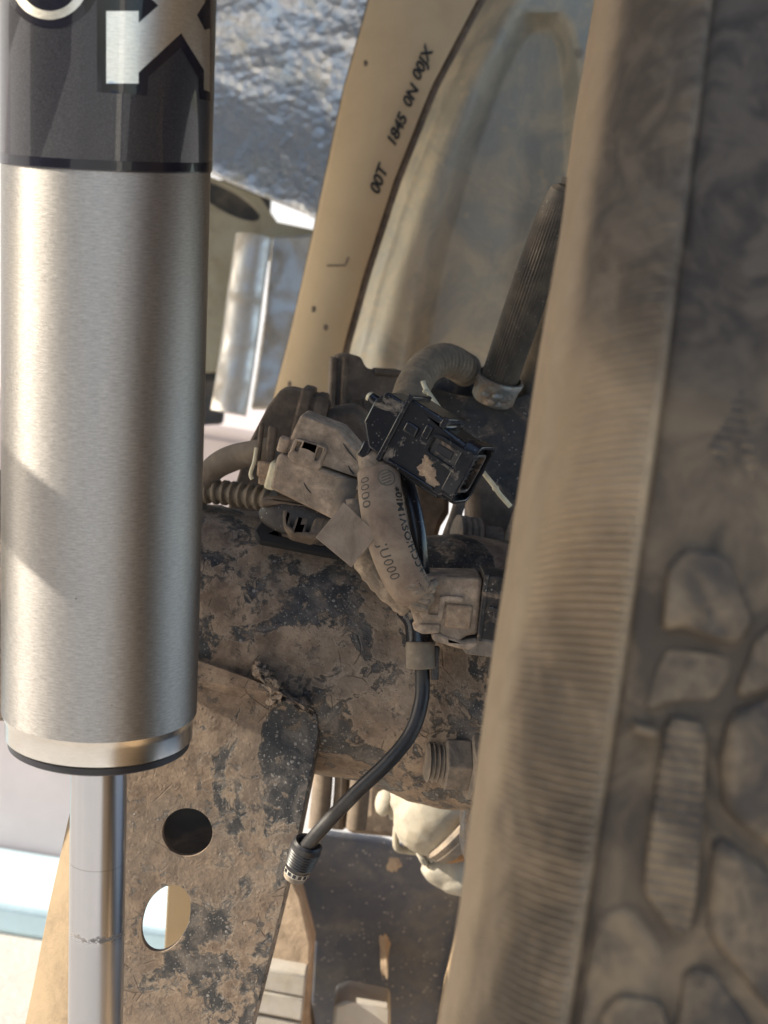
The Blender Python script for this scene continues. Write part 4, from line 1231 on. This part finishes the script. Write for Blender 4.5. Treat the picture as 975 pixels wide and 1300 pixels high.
# grey pressed shield
EL = [(700, -150), (606, 0), (548, 112), (500, 232), (461, 352), (438, 440), (424, 500), (412, 560)]
OV = [(662, 14), (652, 30), (642, 52), (626, 84), (606, 132), (585, 190), (565, 252), (548, 310), (534, 370), (522, 440), (512, 520), (508, 600)]
OVR = [(712, 14), (722, 34), (730, 64), (736, 110), (738, 170), (744, 300), (760, 500), (770, 600)]
def sstep(a, b, x):
    t_ = max(0, min(1, (x - a) / (b - a))); return t_ * t_ * (3 - 2 * t_)
def shpt(u, v):
    y = -150 + 720 * v
    a = lerp_poly(EL, y) - 4
    x = a + (860 - a) * u
    d_ = x - a
    h = 0.014 * sstep(10, 30, d_) + 0.010 * sstep(26, 60, d_) - 0.006 * sstep(44, 80, d_)
    if y > 14:
        l, r_ = lerp_poly(OV, y), lerp_poly(OVR, y)
        q3 = (x - l, r_ - x, (y - 14) * 0.9)
        ins = -9 * math.log(sum(math.exp(-max(-200, min(200, q)) / 9) for q in q3))
    else: ins = -20
    h -= 0.018 * sstep(-10, 24, ins)
    h += 0.006 * sstep(30, 150, ins)
    return at(x, y, 1.06 - h + 0.02 * v + 0.0012 * noise.noise(Vector((x * .02, y * .02, 0))))
o = MB().grid(shpt, 220, 220).build('pressed_shield', m_shield, solid=0.003, smooth=60)
tag(o, 'dusty grey pressed metal shield with a raised rim behind the tyre', 'shield')

# foil heat shield
def foilpt(u, v):
    x = -100 + 640 * u
    yb = 222 + (x - 270) * 0.42
    y = -220 + (yb + 220) * v
    h = 0.008 * noise.fractal(Vector((x * .011, y * .011, 0)), .8, 2, 3) + 0.0022 * noise.fractal(Vector((x * .05, y * .05, 4)), .8, 2, 3)
    h += 0.05 * sstep(0.62, 1.0, v) ** 2
    return at(x, y, 1.24 - h)
o = MB().grid(foilpt, 110, 80).build('foil_heat_shield', m_foil, solid=0.002, smooth=60)
tag(o, 'crinkled silver foil heat shield left of the tan panel', 'heat shield')

# beige bracket with the dark hole, round rib and pale strip below it
bm_ = thing('beige_bracket', 'beige body bracket with a dark round hole beside the shock', 'bracket', at(260, 530, 1.2))
hole = [(286 + 42 * math.cos(a) + 14 * math.sin(a), 252 + 24 * math.sin(a) + 16 * math.cos(a)) for a in [2 * math.pi * i / 32 for i in range(32)]]
MB().ppoly([(120, 215), (270, 225), (330, 250), (352, 282), (420, 296), (420, 330), (330, 326), (300, 345), (296, 420), (280, 470), (120, 480)], 1.20, .02, [hole]).build('plate', m_beige, bm_, bevel=0.004, seg=3)
MB().ppoly([(200, 220), (345, 235), (340, 300), (200, 300)], 1.26, .01).build('hole_back', m_darker, bm_)
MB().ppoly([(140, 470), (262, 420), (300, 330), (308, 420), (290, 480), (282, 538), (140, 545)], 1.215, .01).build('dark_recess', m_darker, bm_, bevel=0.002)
MB().tube(catmull([at(322, 300, 1.17), at(312, 370, 1.17), at(303, 440, 1.17), at(292, 512, 1.17), at(290, 524, 1.17)], 8), lambda a, L: 23 * 1.17 / FPX, 28).build('round_rib', m_silver, bm_, smooth=60)
MB().ppoly([(345, 300), (412, 296), (388, 400), (360, 520), (318, 520), (336, 400)], 1.185, .006).build('pale_strip', m_silver, bm_, bevel=0.002)

# ------------------------------------------------------------------ below the axle, further in
sg = thing('skid_guard', 'dark dusty skid guard hanging below and behind the axle', 'skid guard', at(480, 1340, 1.0))
MB().ppoly([(396, 1052), (430, 1058), (485, 1064), (540, 1084), (600, 1130), (660, 1200), (690, 1260), (690, 1400), (370, 1400), (392, 1290), (396, 1200), (376, 1140)], lambda x, y: 0.93 + (y - 1060) * .0002, .01).roughen(0.002, 20).build('guard_sheet', m_guard, sg, bevel=0.003)
MB().lump(at(488, 1185, .957), .0026, .022, .0015, 2, .5).build('mud_streak', m_mudwood, sg)
MB().lump(at(500, 1092, .937), .0035, .006, .0015, 3, .5).build('mud_streak', m_mudwood, sg)
o = MB().ppoly([(330, 1128), (366, 1106), (382, 1140), (398, 1200), (394, 1290), (410, 1400), (300, 1400)], .905, .03).roughen(.0015, 40).build('mud_caked_bracket', m_mudwood, bevel=.003)
tag(o, 'tan mud caked bracket beside the dark skid guard', 'bracket')
ps = thing('slab_stack', 'stack of pale grey slabs behind the bracket foot', 'slab stack', at(350, 1400, .9))
for i in range(5):
    y = 1226 + i * 30
    MB().ppoly([(296, y + 0), (330 - i * 2, y + 2), (389 - i * 3, y + 13), (386 - i * 3, y + 41), (326, y + 30), (290, y + 28)], .882 - .001 * (i % 2), .045).build('slab', m_pale, ps, bevel=.0012)
o = MB().ppoly([(424, 1276), (440, 1270), (496, 1282), (494, 1400), (412, 1400)], .90, .04).build('pale_block', m_pale, bevel=.002)
tag(o, 'single pale grey block in front of the dark skid guard', 'block')
br = thing('rear_link', 'brown dusty pipes and crossmember between axle and skid guard', 'link', at(430, 1060, .86))
for x, r_ in ((408, 13), (432, 9), (455, 14)):
    MB().tube(catmull([at(x + 4, 930, .86), at(x + 1, 1000, .86), at(x - 4, 1052, .86)], 6), lambda a, L: r_ * .86 / FPX, 18).build('pipe', m_hose, br, smooth=60)
MB().ppoly([(466, 930), (520, 930), (520, 1040), (540, 1075), (500, 1064), (440, 1058), (440, 1040), (464, 1030)], .875, .03).build('crossmember', m_brown, br, bevel=.003)
# ------------------------------------------------------------------ render settings
scene.render.engine = 'CYCLES'
scene.cycles.use_denoising = True
scene.cycles.max_bounces = 8
scene.cycles.caustics_reflective = False
scene.cycles.caustics_refractive = False
